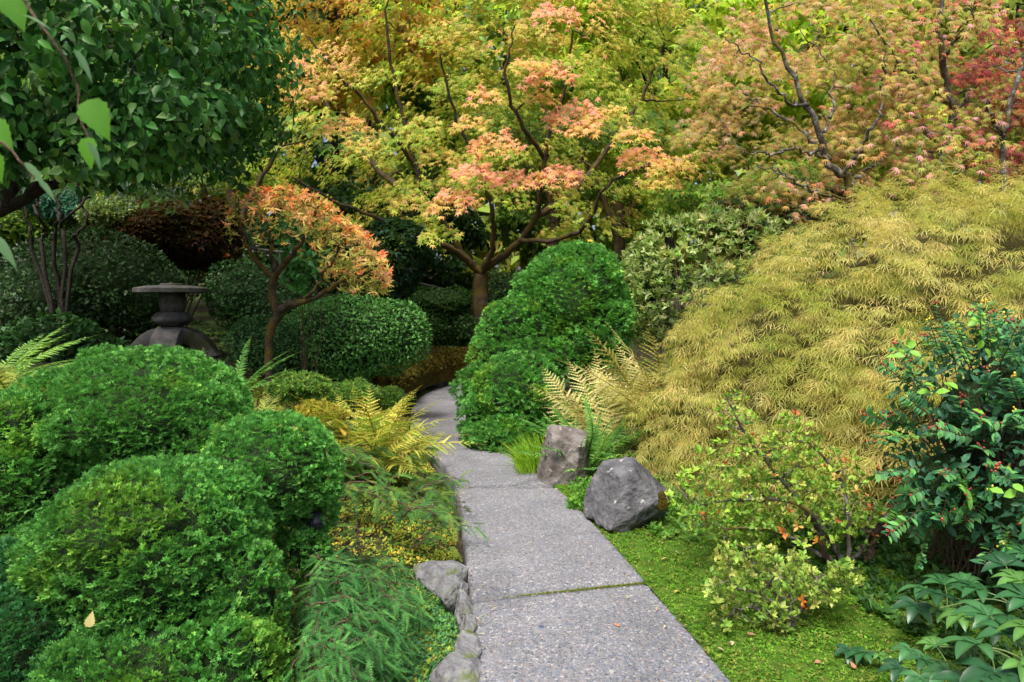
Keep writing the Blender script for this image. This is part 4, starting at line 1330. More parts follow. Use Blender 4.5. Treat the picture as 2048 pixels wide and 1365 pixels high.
sk.limb([P(610, 605, 7.2), P(640, 560, 7.0), P(665, 520, 6.9), P(690, 480, 6.8)], .022, .008, 6, 14)
bag = Bag()
tips, hot = [], []
for i in range(640):
    while True:
        x, y = rng.uniform(450, 780), rng.uniform(360, 590)
        up_edge = 375 + ((x - 560) / 205) ** 2 * 60 + np.clip(x - 620, 0, 200) * .45
        lo = up_edge + 45 + 95 * rng.random() ** 1.6 + np.clip(x - 600, 0, 200) * .85 - np.clip(x - 735, 0, 60) * 1.5
        if x < 500 and rng.random() < .5: continue
        if up_edge < y < lo: break
    tips.append(P(x, y, 7.15 + rng.uniform(-.55, .55))); hot.append(np.clip(1.1 - (y - up_edge) / 70, 0, 1) * (1 if x > 505 else .3))
tips = np.array(tips); hot = np.array(hot)
for t in tips[::3]: sk.twig(t, rtip=.003, sag=.02)
n = len(tips)
for k in range(4):
    q = np.arange(n) % 4 == k
    m = q.sum()
    T, F, S = t_rosette(8, .26, .35, 3)
    a = pick([(.70, .28, .09), (.72, .38, .18), (.66, .42, .16), (.56, .46, .13)], m, .14)
    b2 = pick([(.42, .38, .09), (.32, .34, .07), (.50, .34, .12), (.24, .28, .05)], m, .14)
    hh = (rng.random(m) < hot[q] + .25)[:, None]
    red = (rng.random(m) < hot[q] - .6)[:, None]
    cc_ = np.where(red, pick([(.76, .20, .06)], m, .1), np.where(hh, a, b2))
    scatter(bag, T, F, tips[q], frames(rdirs(m), UP + np.array([0, -.5, 0]) + rdirs(m) * .5), rng.uniform(.055, .09, m), cc_, S)
sk.bag.build('trunk', MMOSSBARK, root, True)
bag.build('crown', MAUTUMN, root)

# ------------------------------------------------------------------ ferns
def frond_mesh(name, L=.8, npin=24, width=.26, cols=((.5, .42, .1),), bip=True, arch=.5, seed=0, mat=None, pw=.13, tipc=None):
    r = np.random.default_rng(seed)
    b = Bag()
    t = np.linspace(0, 1, npin + 6)
    y = L * (t - .12 * arch * t ** 2)
    z = L * (-arch * .55 * t ** 2.2)
    sp = np.stack([.03 * L * np.sin(t * 3 + seed), y, z], 1)
    tube(b, sp, [.006 * L / .8 + .001, .0012], 4, col=np.asarray(cols[0]) * np.array([.75, .65, .6]))
    tg = nrm(np.gradient(sp, axis=0))
    for i in range(4, npin + 5):
        u = (i - 4) / npin
        ln = width * (math.sin(math.pi * min(1, (u * .86 + .16))) ** .8) * (1 - .12 * u) * r.uniform(.88, 1.08)
        if ln < .004: continue
        for sg in (-1, 1):
            if r.random() < .06: continue
            d = nrm(np.array([sg, .0, -.15 + r.normal(0, .20)]) + tg[i] * (.35 + .5 * u + r.normal(0, .12)))
            nrm_ = nrm(np.cross(np.array([1, 0, 0]), tg[i])) * 1.0
            w = ln * pw if bip else L / npin * .62
            s_ = nrm(np.cross(d, nrm_))
            col = np.asarray(cols[r.integers(len(cols))]) * r.uniform(.8, 1.2)
            if tipc is not None and u > .7: col = np.asarray(tipc) * r.uniform(.85, 1.15)
            o = sp[i]
            if bip:
                m = max(3, int(8 * ln / max(width, 1e-3)))
                vv, ff = [], []
                for k in range(m):
                    f0 = (k + .2) / m; pl = w * (1 - .75 * f0) * 1.15
                    c = o + d * ln * f0 + np.array([0, 0, -.25 * ln * f0 ** 2])
                    for g in (-1, 1):
                        kk = len(vv)
                        e = d * ln * .45 / m
                        vv += [c - e, c + e, c + s_ * g * pl + d * ln * .35 / m]
                        ff += [[kk, kk + 1, kk + 2]]
                kk = len(vv); e0 = s_ * w * .42
                vv += [o - e0, o + e0, o + d * ln * .55 + e0 * .8 - UP * .076 * ln, o + d * ln * .55 - e0 * .8 - UP * .076 * ln, o + d * ln - UP * .25 * ln]
                ff += [[kk, kk + 1, kk + 2], [kk, kk + 2, kk + 3], [kk + 3, kk + 2, kk + 4]]
                b.add(np.array(vv), np.array(ff), col)
            else:
                dr = np.array([0, 0, -.22 * ln])
                v = np.array([o - s_ * w * .5, o + s_ * w * .5, o + d * ln * .6 + s_ * w * .34 + dr * .4, o + d * ln * .6 - s_ * w * .34 + dr * .4, o + d * ln + dr])
                b.add(v, np.array([[0, 1, 2], [0, 2, 3], [3, 2, 4]]), col)
    return b.mesh(name, mat or MFERN)


def fern(label, base, meshes, n, el=(.6, 1.2), az=(0, 6.283), sc=(.8, 1.1), group='ferns', name='fern', aim=None, roll=.35):
    root = thing(name, label, 'fern', base, group)
    for k in range(n):
        a = az[0] + (az[1] - az[0]) * (k + random.uniform(.1, .9)) / n
        e = random.uniform(*el)
        if aim: a, e = aim[k % len(aim)]
        # frond grows along +Y: pitch up by e, turn to azimuth a
        m = Matrix.Rotation(a, 4, 'Z') @ Matrix.Rotation(e, 4, 'X') @ Matrix.Rotation(random.uniform(-roll, roll), 4, 'Y')
        o = link('frond', meshes[k % len(meshes)], root, (random.uniform(-.05, .05), random.uniform(-.05, .05), 0), m.to_euler(), random.uniform(*sc))
    return root


GOLD = ((.52, .49, .17), (.45, .45, .14), (.57, .51, .23))
gold = [frond_mesh('golden_frond', 1.35, 27, .20, GOLD, True, .62, s_, tipc=(.56, .50, .20)) for s_ in (1, 2, 3)]
YEL = ((.52, .52, .09), (.42, .50, .08), (.60, .54, .13), (.32, .44, .07))
yel = [frond_mesh('yellow_frond', .95, 18, .17, YEL, True, .7, s_) for s_ in (4, 5, 6)]
GRN = ((.12, .31, .06), (.17, .38, .08), (.09, .24, .05))
sword = [frond_mesh('sword_frond', 1.0, 38, .085, GRN, False, .55, s_, MFERN) for s_ in (7, 8, 9)]
LGR = ((.20, .40, .08), (.25, .44, .10))
lfern = [frond_mesh('light_frond', .8, 34, .085, LGR, False, .5, s_, MFERN) for s_ in (10, 11)]
YGR = ((.30, .36, .07), (.38, .40, .10), (.22, .30, .06))
ygr = [frond_mesh('yellow_green_frond', .9, 20, .19, YGR, True, .6, s_) for s_ in (12, 13, 14)]
SIL = ((.20, .30, .14), (.26, .36, .18))
sil = [frond_mesh('silver_frond', .34, 14, .07, SIL, False, .7, s_) for s_ in (15, 16)]

b0 = P(1320, 860, 7.0); b0[2] = HG(b0[0], b0[1]) + .12
fern('tall golden autumn fern between round conifer and golden mound', b0, gold, 32, (.75, 1.42), (.0, 6.2), (.75, 1.3), roll=1.1)
b0 = P(1215, 840, 7.3); b0[2] = HG(b0[0], b0[1])
fern('pale golden fern leaning left against the round conifer', b0, gold, 9, aim=[(.75, 1.15), (.5, 1.25), (1.1, 1.05), (.2, 1.3), (-.2, 1.2), (.9, .9), (2.4, 1.0), (1.5, 1.1), (3.4, 1.0)], sc=(.9, 1.12), roll=.8)
b0 = P(1180, 930, 6.65); b0[2] = HG(b0[0], b0[1]) + .02
fern('green sword fern behind the upright boulder', b0, sword + lfern, 34, (.5, 1.3), (0, 6.28), (.9, 1.25))
b0 = P(1300, 930, 6.0); b0[2] = HG(b0[0], b0[1]) + .1
fern('green sword fern drooping behind the hollowed boulder', b0, sword, 12, (.2, .8), (0.6, 5.6), (.55, .8))
b0 = P(745, 880, 5.9); b0[2] = HG(b0[0], b0[1]) + .12
fern('bright yellow fern leaning over the path edge', b0, yel, 34, (.45, 1.4), (0, 6.28), (.7, 1.15), roll=.9)
b0 = P(690, 850, 6.3); b0[2] = HG(b0[0], b0[1]) + .10
fern('yellow fern left of the brightest one on the bank', b0, yel, 16, (.4, 1.2), (0, 6.28), (.6, .85), roll=.9)
b0 = P(590, 820, 5.7); b0[2] = HG(b0[0], b0[1]) + .12
fern('yellowing fern beside the conifer mound on the bank', b0, yel + ygr, 14, (.4, 1.2), (0, 6.28), (.5, .7), roll=.9)
b0 = P(800, 870, 6.4); b0[2] = HG(b0[0], b0[1]) + .02
fern('yellow green fern behind the bright yellow one', b0, ygr, 10, (.7, 1.3), (0, 6.28), (.6, .8))
b0 = P(515, 800, 5.6); b0[2] = HG(b0[0], b0[1]) + .1
fern('upright yellow green fern by the rhododendron trunk', b0, ygr, 11, (.8, 1.4), (0, 6.28), (.45, .65))
b0 = P(455, 770, 6.6); b0[2] = HG(b0[0], b0[1])
fern('dark green sword fern beside the lantern foot', b0, sword, 14, (.6, 1.25), (0, 6.28), (.75, .95))
b0 = P(45, 830, 4.7); b0[2] = .80
fern('pale yellow fern at the left edge above the conifer mound', b0, ygr, 24, (.25, 1.25), (0, 6.28), (.65, .95), roll=.8)
b0 = P(-20, 720, 5.2); b0[2] = 1.0
fern('feathery green fern reaching in from the left edge', b0, lfern, 14, (.2, 1.3), (4.2, 6.4), (.9, 1.15))
for (x, y, Y, lab) in ((590, 740, 6.9, 'small silvery fern at the foot of the rhododendron'), (640, 765, 6.6, 'small silvery fern below the rounded green shrub'), (700, 760, 6.7, 'small green fern left of the mossy wall end'), (560, 790, 6.1, 'low silvery fern among the golden moss')):
    b0 = P(x, y, Y); b0[2] = HG(b0[0], b0[1]) + .03
    fern(lab, b0, sil, 10, (.15, .8), (0, 6.28), (.9, 1.3))

# lime grass tuft
b0 = P(1062, 935, 6.75); b0[0] = xr(6.75) + .14; b0[2] = HG(b0[0], b0[1])
root = thing('grass_tuft', 'lime green grass tuft between round conifer and upright boulder', 'grass', b0)
b = Bag()
for k in range(560):
    a = b0 + np.array([rng.uniform(-.26, .22), rng.uniform(-.2, .22), 0])
    rr_ = math.hypot((a - b0)[0], (a - b0)[1]) / .3
    h = rng.uniform(.22, .52) * (1.1 - .55 * rr_); ln = np.array([rng.normal(-.02, .05), rng.normal(-.04, .05), 0]) + (a - b0) * .45
    w = np.array([.0045, 0.001, 0])
    V = np.array([a - w, a + w, a + ln * .4 + UP * h * .6 - w * .8, a + ln * .4 + UP * h * .6 + w * .8, a + ln * 1.4 + UP * h])
    b.add(V, np.array([[0, 1, 3], [0, 3, 2], [2, 3, 4]]), pick([(.26, .46, .03), (.34, .52, .05), (.18, .36, .03)], 1)[0])
b.build('blades', MFERN, root)

# ------------------------------------------------------------------ spruce, hemlock
def needle_shrub(name, label, base, branches, spray, n_per, size, cols, bark, group=None, droop=.35, mat=None, flat=True, brr=.007):
    root = thing(name, label, 'conifer', base, group)
    tb, fb_ = Bag(), Bag()
    for pts in branches:
        q = smooth_path(pts, 16, .008)
        tube(tb, q, [brr, brr * .4], 5)
        t = nrm(np.gradient(q, axis=0))
        i = rng.integers(1, len(q), n_per)
        sgn = rng.choice([-1, 1], n_per)[:, None]
        side = nrm(np.cross(t[i], UP))
        yd = t[i] * .7 + side * sgn * rng.uniform(.2, 1.1, (n_per, 1)) - UP * droop * rng.uniform(0, 1, (n_per, 1)) + rdirs(n_per) * .22
        zd = UP + rdirs(n_per) * .3
        sp_ = rng.integers(0, len(spray), n_per)
        c = pick(cols, n_per, .15)
        for k, (T, F, S) in enumerate(spray):
            m = sp_ == k
            scatter(fb_, T, F, q[i][m] + rng.normal(0, .012, (m.sum(), 3)), frames(yd[m], zd[m]), rng.uniform(.7, 1.25, m.sum()) * size, c[m], S)
    tag(tb.build('branches', bark, root, True), kind='stuff')
    fb_.build('foliage', mat or MNEEDLE, root)
    return root


random.seed(9)
spr = [t_spray(14, 1, .22, .05, radial=2, taper=False) for _ in range(3)]
base = np.array([-1.15, 5.2, HG(-1.15, 5.2)])
br = []
for k in range(105):
    s0 = np.array([0, rng.uniform(4.4, 8.2) if k % 2 else rng.uniform(4.4, 6.0), 0]); s0[0] = xl(s0[1]) - rng.uniform(.3, 1.3); s0[2] = HG(s0[0], s0[1]) + rng.uniform(.02, .22)
    d = np.array([rng.uniform(.05, .45), rng.uniform(-.5, .15), rng.uniform(-.05, .16)])
    e = s0 + d * 1.1
    e[0] = min(e[0], xl(e[1]) + .12 + rng.uniform(0, .1)); e[2] = max(HG(e[0], e[1]) + .04, e[2])
    br.append([s0, s0 * .5 + e * .5 + UP * .07, e])
needle_shrub('prostrate_spruce', 'sprawling spruce with bare brown twigs spilling onto the path edge', base, br, spr, 11, .11, [(.12, .29, .07), (.17, .36, .08), (.09, .23, .08), (.28, .42, .08)], MTWIG, droop=.3)

hem = [t_spray(10, 1, .20, .06, lift=.08) for _ in range(3)]
base = np.array([-.75, 3.3, HG(-.75, 3.3)])
br = []
for k in range(170):
    ang = rng.uniform(-1.9, .9)
    cy_ = rng.uniform(2.55, 3.75); px_b = rng.uniform(600, 770); cx_ = (px_b - 1024) / FPX * cy_
    z0 = rng.uniform(.0, .50) * (1 - .8 * (px_b - 600) / 170)
    L_ = rng.uniform(.14, .36)
    s0 = np.array([cx_, cy_, z0])
    e = s0 + np.array([math.cos(ang) * L_, math.sin(ang) * L_, -.01 - rng.uniform(0, .09)])
    e[0] = min(e[0], -.47 - .10 * max(0, 3.4 - e[1]))
    br.append([s0, s0 * .45 + e * .55 + UP * .07, e])
needle_shrub('weeping_hemlock', 'blue green feathery hemlock spilling beside the billowing mound', base, br, hem, 34, .078, [(.07, .24, .06), (.10, .31, .085), (.15, .38, .09), (.055, .18, .05)], MTWIG, droop=.16, brr=.005)

# ------------------------------------------------------------------ azaleas
def azalea(label, base, tips, size, cols, hotcols, hotp, limbs, n_leaf=6, rad=.008):
    base = np.asarray(base, float)
    root = thing('azalea_shrub', label, 'shrub', base, 'azaleas on the moss')
    sk = Skeleton()
    for l in limbs: sk.limb(l, rad * 2.2, rad * .6, 6, 14, .006, .1)
    for t in tips[::2]: sk.twig(t, rtip=.002, sag=.03)
    bag = Bag()
    n = len(tips)
    sel = rng.integers(0, 4, n)
    for k in range(4):
        q = sel == k; m = q.sum()
        T, F, S = t_rosette(n_leaf, .46, .8, 2, True)
        hot = (rng.random(m) < hotp)[:, None]
        scatter(bag, T, F, tips[q], frames(rdirs(m), UP + np.array([0, -.15, 0]) + rdirs(m) * .6), rng.uniform(.6, 1.2, m) * size, np.where(hot, pick(hotcols, m, .15), pick(cols, m, .15)), S)
    sk.bag.build('stem', MBARK, root, True)
    bag.build('foliage', MLG, root)


def px_tips(n, blobs, Y, dy):
    w = np.array([b[2] * b[3] for b in blobs]); out = []
    for i in rng.choice(len(blobs), n, p=w / w.sum()):
        x, y, hw, hh = blobs[i]
        a, r = rng.random() * 6.283, math.sqrt(rng.random())
        out.append(P(x + math.cos(a) * r * hw, y + math.sin(a) * r * hh, Y + rng.uniform(-dy, dy)))
    return np.array(out)


HOT = [(.62, .24, .05), (.55, .16, .05), (.60, .36, .10)]
base = np.array([P(1690, 1150, 4.25)[0], 4.25, 0.0])
tips = px_tips(1200, [(1470, 830, 40, 45), (1500, 920, 110, 50), (1590, 880, 55, 50), (1440, 990, 110, 60), (1560, 1000, 120, 60), (1660, 960, 70, 70), (1610, 1050, 130, 50), (1460, 1060, 90, 40), (1720, 1040, 50, 60)], 4.35, .3)
azalea('larger azalea with yellow green and orange tinged leaves', base, tips, .046, [(.22, .38, .04), (.30, .46, .06), (.15, .29, .04), (.38, .48, .09)], HOT, .03,
       [[base, P(1640, 1060, 4.3), P(1560, 960, 4.35), P(1500, 880, 4.3), P(1455, 800, 4.3)], [base, P(1660, 1080, 4.25), P(1600, 1010, 4.2), P(1480, 1000, 4.2), P(1400, 1010, 4.2)], [base, P(1700, 1070, 4.3), P(1680, 960, 4.4), P(1610, 880, 4.4)], [base, P(1640, 1110, 4.2), P(1540, 1060, 4.15), P(1450, 1060, 4.1)], [base, P(1730, 1090, 4.2), P(1745, 1020, 4.25)]], rad=.009)
base = np.array([P(1585, 1275, 3.46)[0], 3.46, -.01])
tips = px_tips(620, [(1490, 1115, 70, 28), (1560, 1130, 60, 30), (1470, 1180, 60, 35), (1600, 1180, 80, 40), (1650, 1170, 60, 30), (1500, 1235, 80, 30), (1560, 1230, 60, 35), (1430, 1150, 20, 15), (1690, 1150, 40, 25)], 3.5, .2)
azalea('smaller azalea with pale yellow green leaves on the moss', base, tips, .040, [(.30, .40, .07), (.40, .46, .11), (.22, .34, .05), (.18, .32, .05)], HOT, .01,
       [[base, P(1570, 1220, 3.45), P(1530, 1160, 3.45), P(1490, 1110, 3.45)], [base, P(1550, 1230, 3.4), P(1490, 1215, 3.4), P(1440, 1240, 3.35)], [base, P(1610, 1210, 3.5), P(1630, 1160, 3.5), P(1670, 1140, 3.5)], [base, P(1580, 1200, 3.6), P(1590, 1150, 3.6)], [base, P(1540, 1200, 3.4), P(1460, 1170, 3.4)]], rad=.006)

# mossy gnarled old trunk by the azalea
base = np.array([P(1720, 1185, 4.25)[0], 4.25, -.03])
root = thing('mossy_stump', 'mossy gnarled old stem in the shade under the larger azalea', 'stump', base)
sk = Skeleton()
sk.limb([base, P(1735, 1130, 4.2), P(1745, 1080, 4.2), P(1770, 1040, 4.2)], .035, .02, 8, 14, .008, .2)
sk.limb([base, P(1690, 1150, 4.2), P(1650, 1110, 4.2), P(1630, 1070, 4.2)], .035, .02, 8, 14, .008, .2)
sk.bag.build('stem', MMOSSBARK, root, True)

# ------------------------------------------------------------------ hypericum with red berries
base = np.array([2.75, 3.9, HG(2.75, 3.9)])
HB = [L3(1960, 850, 3.85, 150, 200), L3(2040, 780, 4.0, 110, 150), L3(1890, 960, 3.7, 90, 110), L3(2030, 1000, 3.5, 120, 130)]
root = leafy_shrub('hypericum_shrub', 'blue green shrub dotted with red berries at the right edge', 'shrub', base, HB, 3600, .055, [(.035, .12, .06), (.05, .16, .075), (.03, .09, .045)], 'leaf', mat=MLG, amp=.12, freq=(7, 7, 9), depth=.45, seed=71, core=.5, up=.35, low=.3, oval=True, stems=0, zmin=.15)
HBn = [(np.asarray(c), np.asarray(r)) for c, r in HB]
tp, tn = lobe_points(HBn, 260, .14, (5, 5, 7), 72, depth=-.06, cull=-.1, low=.35)
bm = bmesh.new(); bmesh.ops.create_icosphere(bm, subdivisions=1, radius=1)
IV = np.array([v.co[:] for v in bm.verts]); IF = np.array([[v.index for v in f.verts] for f in bm.faces]); bm.free()
bb, st, lf = Bag(), Bag(), Bag()
tl3 = t_oval(.5, .07, .22)
for q, nq in zip(tp, tn):
    q = q + nq * rng.uniform(-.02, .14) + UP * rng.uniform(0, .06)
    a = base + np.array([rng.uniform(-.25, .25), rng.uniform(-.2, .2), 0])
    w = smooth_path([a, a * .4 + q * .6 + UP * .22, q * .85 + a * .15 + UP * .10, q], 18)
    tube(st, w, [.005, .0018], 4)
    t = nrm(np.gradient(w, axis=0))
    i = np.repeat(np.arange(8, len(w), 1), 2); k = len(i)
    sd = nrm(np.cross(t[i], rdirs(1)[0])) * np.where(np.arange(k) % 2, 1, -1)[:, None]
    yd = sd * .9 + t[i] * .35 + rdirs(k) * .18; zd = UP * .9 + np.array([0, -.35, 0]) + rdirs(k) * .3
    young = rng.random() < .14
    c = pick([(.13, .34, .06), (.18, .42, .06)] if young else [(.05, .18, .075), (.07, .24, .09), (.10, .30, .10), (.13, .33, .09)], k, .15)
    scatter(lf, tl3[0], tl3[1], w[i], frames(yd, zd), rng.uniform(.035, .065, k), c, tl3[2])
    if rng.random() < .8 and q[2] > .45:
        k = rng.integers(3, 7)
        o = rng.normal(0, .013, (k, 3)) + UP * .02
        scatter(bb, IV * np.array([.85, .85, 1.15]), IF, q + o, np.tile(np.eye(3), (k, 1, 1)), rng.uniform(.005, .0085, k), pick([(.32, .03, .03), (.42, .06, .04), (.22, .02, .025)] if rng.random() > .1 else [(.6, .45, .04)], k))
tag(bb.build('berries', MBERRY, root, True), kind='stuff')
tag(st.build('stems', MTWIG, root, True), kind='stuff')
tag(lf.build('paired_leaves', MLG, root), kind='stuff')
tl2 = t_oval(.6, .08, .2)
YLM = make_mesh('young_leaf', tl2[0], tl2[1], np.tile([.20, .44, .055], (len(tl2[0]), 1)), MLG, True)
for (x, y, Y, n_) in ((1800, 700, 3.7, 5), (1830, 690, 3.75, 4), (1950, 640, 3.7, 7), (2000, 660, 3.7, 6), (1925, 790, 3.55, 3), (2000, 690, 3.6, 4), (2020, 985, 3.2, 5), (1850, 800, 3.5, 3)):
    q = P(x, y, Y) + rng.normal(0, .05, (n_, 3))
    Rf = frames(rdirs(n_) + UP * .2, UP * .6 + np.array([0, -.7, 0]) + rdirs(n_) * .4)
    for j in range(n_): link('young_leaf', YLM, root, q[j] - np.array(root.location), Matrix(Rf[j].tolist()).to_euler(), float(rng.uniform(.05, .075)))

# ------------------------------------------------------------------ hellebores
def hel_leaf(name, n=6, L=.17, col=(.10, .24, .10), seed=0):
    r = np.random.default_rng(seed)
    b = Bag()
    tube(b, smooth_path([(0, -.28, -.16), (0, -.12, -.03), (0, 0, 0)], 8), [.0045, .003], 5, col=(.13, .2, .06))
    for i in range(n):
        a = 1.75 * (2 * i / (n - 1) - 1)
        ln = L * (1 - .22 * abs(a) / 1.75) * r.uniform(.9, 1.08); w = ln * .21
        d = np.array([math.sin(a), math.cos(a), 0]); s_ = np.array([math.cos(a), -math.sin(a), 0])
        t = np.linspace(0, 1, 8)
        wd = w * np.sin(np.pi * np.clip(t * .92 + .08, 0, 1)) ** .8; wd[-1] = 0
        z = .12 * ln * np.sin(t * 2.4) - .30 * ln * t ** 2
        mid = d * (t * ln)[:, None] + UP * z[:, None]
        lft = mid - s_ * wd[:, None] + UP * (wd * .38)[:, None]; rgt = mid + s_ * wd[:, None] + UP * (wd * .38)[:, None]
        V = np.concatenate([mid, lft, rgt]); k = np.arange(7)
        b.add(V, np.concatenate([np.stack([k, k + 1, k + 9, k + 8], 1), np.stack([k + 1, k, k + 16, k + 17], 1)]), np.asarray(col) * r.uniform(.8, 1.2) * np.r_[np.full(8, 1.55), np.full(16, 1.0)][:, None])
    return b.mesh(name, MHEL, smooth=True)


MHEL = M_leaf('hellebore_leaf', .2, .35, .45, var=.15)
hl = [hel_leaf('hellebore_leaf', 6, .17, (.022, .08, .025), 1), hel_leaf('hellebore_leaf', 5, .155, (.038, .12, .038), 2), hel_leaf('hellebore_leaf', 6, .14, (.07, .17, .035), 3), hel_leaf('hellebore_leaf', 5, .16, (.018, .065, .025), 4)]


def hellebore(label, base, leaves):
    base = np.asarray(base, float)
    root = thing('hellebore_plant', label, 'plant', base, 'hellebores in the lower right corner')
    for k, (x, y, Y, az, tilt, sc) in enumerate(leaves):
        m = Matrix.Rotation(az, 4, 'Z') @ Matrix.Rotation(tilt, 4, 'X') @ Matrix.Rotation(random.uniform(-.2, .2), 4, 'Y')
        link('leaf', hl[(k * 3 + len(label)) % 4], root, P(x, y, Y) - base, m.to_euler(), sc * .95)


def gp(px, py, Y): q = P(px, py, Y); return (q[0], Y, HG(q[0], Y))


hellebore('hellebore with matte green leaves nearest the bottom right corner', gp(2000, 1400, 2.55), [(1955, 1290, 2.35, 1.2, -.1, 1.0), (2030, 1270, 2.4, -.4, .2, 1.0), (1990, 1345, 2.25, 2.6, -.2, 1.0), (2045, 1330, 2.25, 3.6, -.3, .9), (1900, 1345, 2.45, 2.0, -.2, .8), (2060, 1200, 2.6, 0.2, .2, .95), (1935, 1365, 2.3, 3.0, -.3, .9), (2070, 1260, 2.35, 1.6, 0, 1.0), (1975, 1230, 2.6, .4, .15, .9), (2010, 1380, 2.15, 1.4, -.2, 1.0)])
hellebore('hellebore with pale lit leaves below the red berries', gp(1950, 1280, 2.95), [(1960, 1180, 2.95, .9, 0, .9), (2010, 1130, 3.05, -.2, .3, .85), (1925, 1230, 2.9, 2.3, -.2, .85), (2030, 1210, 2.8, 4.0, -.2, .9), (1990, 1240, 2.8, 2.9, -.3, .85), (1880, 1190, 3.1, 1.6, 0, .8), (2040, 1160, 2.9, .6, .1, .9), (1930, 1165, 3.1, -.6, .2, .8), (2060, 1110, 3.1, .2, .2, .8)])
hellebore('hellebore with a fan of leaves beside the old azalea stem', gp(1860, 1250, 3.3), [(1850, 1180, 3.3, 1.4, .0, .9), (1890, 1170, 3.35, -.4, .2, .85), (1830, 1210, 3.2, 2.4, -.25, .8), (1880, 1220, 3.15, 3.6, -.3, .75)])
hellebore('low hellebore leaf lying on the moss', gp(1720, 1300, 3.1), [(1730, 1305, 3.05, 1.9, -.15, .62), (1700, 1300, 3.1, 2.6, -.2, .6), (1760, 1310, 3.0, 3.9, -.2, .5)])
hellebore('small hellebore between the low leaf and the corner clump', gp(1830, 1320, 2.8), [(1820, 1300, 2.75, 2.2, -.1, .6), (1850, 1320, 2.7, 3.4, -.2, .65), (1800, 1335, 2.7, 1.4, -.2, .6), (1870, 1290, 2.8, 0, .2, .6), (1840, 1355, 2.6, 2.7, -.3, .7)])

# ------------------------------------------------------------------ path lights
def path_light(label, px, py, Y, capr):
    c = P(px, py, Y)
    root = thing('path_light', label, 'lamp', (c[0], c[1], HG(c[0], c[1])), 'black path lights')
    off = np.array(root.location)
    b = Bag(); lathe(b, [(capr, 0), (capr * 1.02, -.006), (capr * .9, .025), (capr * .5, .05), (.012, .062), (0, .062)], 28)
    link('cap', b.mesh('cap', MBLACK, smooth=True), root, c - off)
    b = Bag(); tube(b, np.array([c - UP * .05, c + UP * .03]) - off, .018, 14); link('lamp_body', b.mesh('lamp_body', MBLACK, smooth=True), root)
    b = Bag(); tube(b, np.array([c - UP * .07, c * np.array([1, 1, 0]) + UP * (off[2] - .05)]) - off, .010, 8); link('stake', b.mesh('stake', MBLACK, smooth=True), root)


path_light('black domed path light peeking out of the conifer mound', 632, 1048, 3.42, .045)
path_light('black path light half hidden behind the larger azalea', 1772, 1045, 4.3, .05)

# ------------------------------------------------------------------ ground cover
def cover(name, label, n, sampler, size, cols, tmpl, mat, cat='moss', lift=0.0, tone=.5, zd=.5):
    b = Bag()
    x, y = sampler(n)
    z = H(x, y) + lift
    p = np.stack([x, y, z], 1)
    m = len(p)
    c = pick(cols, m, .16) * (1 - tone / 2 + tone * fbm(p * 3.5, 12))[:, None]
    T, F, S = tmpl
    scatter(b, T, F, p, frames(rdirs(m) * np.array([1, 1, .4]), np.tile(UP, (m, 1)) + rdirs(m) * zd), rng.uniform(.6, 1.4, m) * size, c, S)
    return tag(b.build(name, mat), label, cat, kind='stuff')


def s_right(n):
    y = 2.4 + 4.2 * rng.random(n) ** 1.4
    x = xr(y) + .008 - .03 * rng.random(n) ** 3 + (1.75 * rng.random(n)) * np.clip(1.3 - .25 * (y - 3), .2, 1)
    k = (fbm(np.stack([x * 2, y * 2, 0 * x], 1), 90) > .16)
    return x[k], y[k]


tf = t_fan(3, 2.2, .8, .5)
# moss mat sheet with thickness
def strip_sheet(name, ys, x0f, x1f, m, lift, mat, label, cat, kind):
    s_ = np.linspace(0, 1, m)
    X = x0f(ys)[:, None] * (1 - s_) + x1f(ys)[:, None] * s_
    Yy = np.repeat(ys[:, None], m, 1)
    Z = H(X, Yy) + lift + (fbm(np.stack([X.ravel() * 9, Yy.ravel() * 9, 0 * X.ravel()], 1), 8).reshape(X.shape) - .5) * .03
    Z[:, 0] -= .0
    V = np.stack([X, Yy, Z], -1).reshape(-1, 3); nn_ = len(ys)
    i, j = np.meshgrid(np.arange(nn_ - 1), np.arange(m - 1), indexing='ij'); k = (i * m + j).ravel()
    o = link(name, make_mesh(name, V, np.stack([k, k + 1, k + m + 1, k + m], 1), None, mat, True))
    return tag(o, label, cat, kind=kind)


strip_sheet('moss_lawn', np.linspace(2.2, 7.2, 90), lambda y: xr(y) + .004, lambda y: xr(y) + 1.7, 36, .022, MMOSS, 'bright green moss lawn between the path and the azaleas', 'moss', 'structure')
cover('moss_tufts', 'fine bright green moss leaflets carpeting the right of the path', 24000, s_right, .0125, [(.095, .22, .018), (.13, .28, .026), (.07, .17, .015), (.19, .24, .04)], tf, MMOSSB, lift=.026)


def s_left(n):
    y = 2.6 + 8.0 * rng.random(n)
    x = xl(y) - .06 - 2.2 * rng.random(n) ** 1.2
    k = fbm(np.stack([x * 1.6, y * 1.6, 0 * x], 1), 91) > .3
    return x[k], y[k]


cover('golden_moss', 'golden and green moss cushions on the left bank', 20000, s_left, .021, [(.34, .38, .05), (.25, .36, .05), (.44, .42, .06), (.16, .30, .04), (.52, .42, .06)], tf, MMOSSB, lift=.03, tone=.9)


def s_leftnear(n):
    y = 2.75 + 1.5 * rng.random(n)
    x = xl(y) - .02 - .42 * rng.random(n) ** .9
    return x, y


cover('creeping_groundcover', 'low glossy creeping leaves along the left stones', 2600, s_leftnear, .03, [(.07, .2, .07), (.10, .27, .08), (.05, .14, .06), (.16, .34, .06)], t_rosette(5, .5, .5, 0), MLG, 'ground cover', .035)
cover('creeping_moss', 'fine green moss beside the lower left stones', 7000, s_leftnear, .011, [(.18, .30, .03), (.12, .24, .02), (.26, .32, .04)], tf, MMOSSB, 'moss', .012)


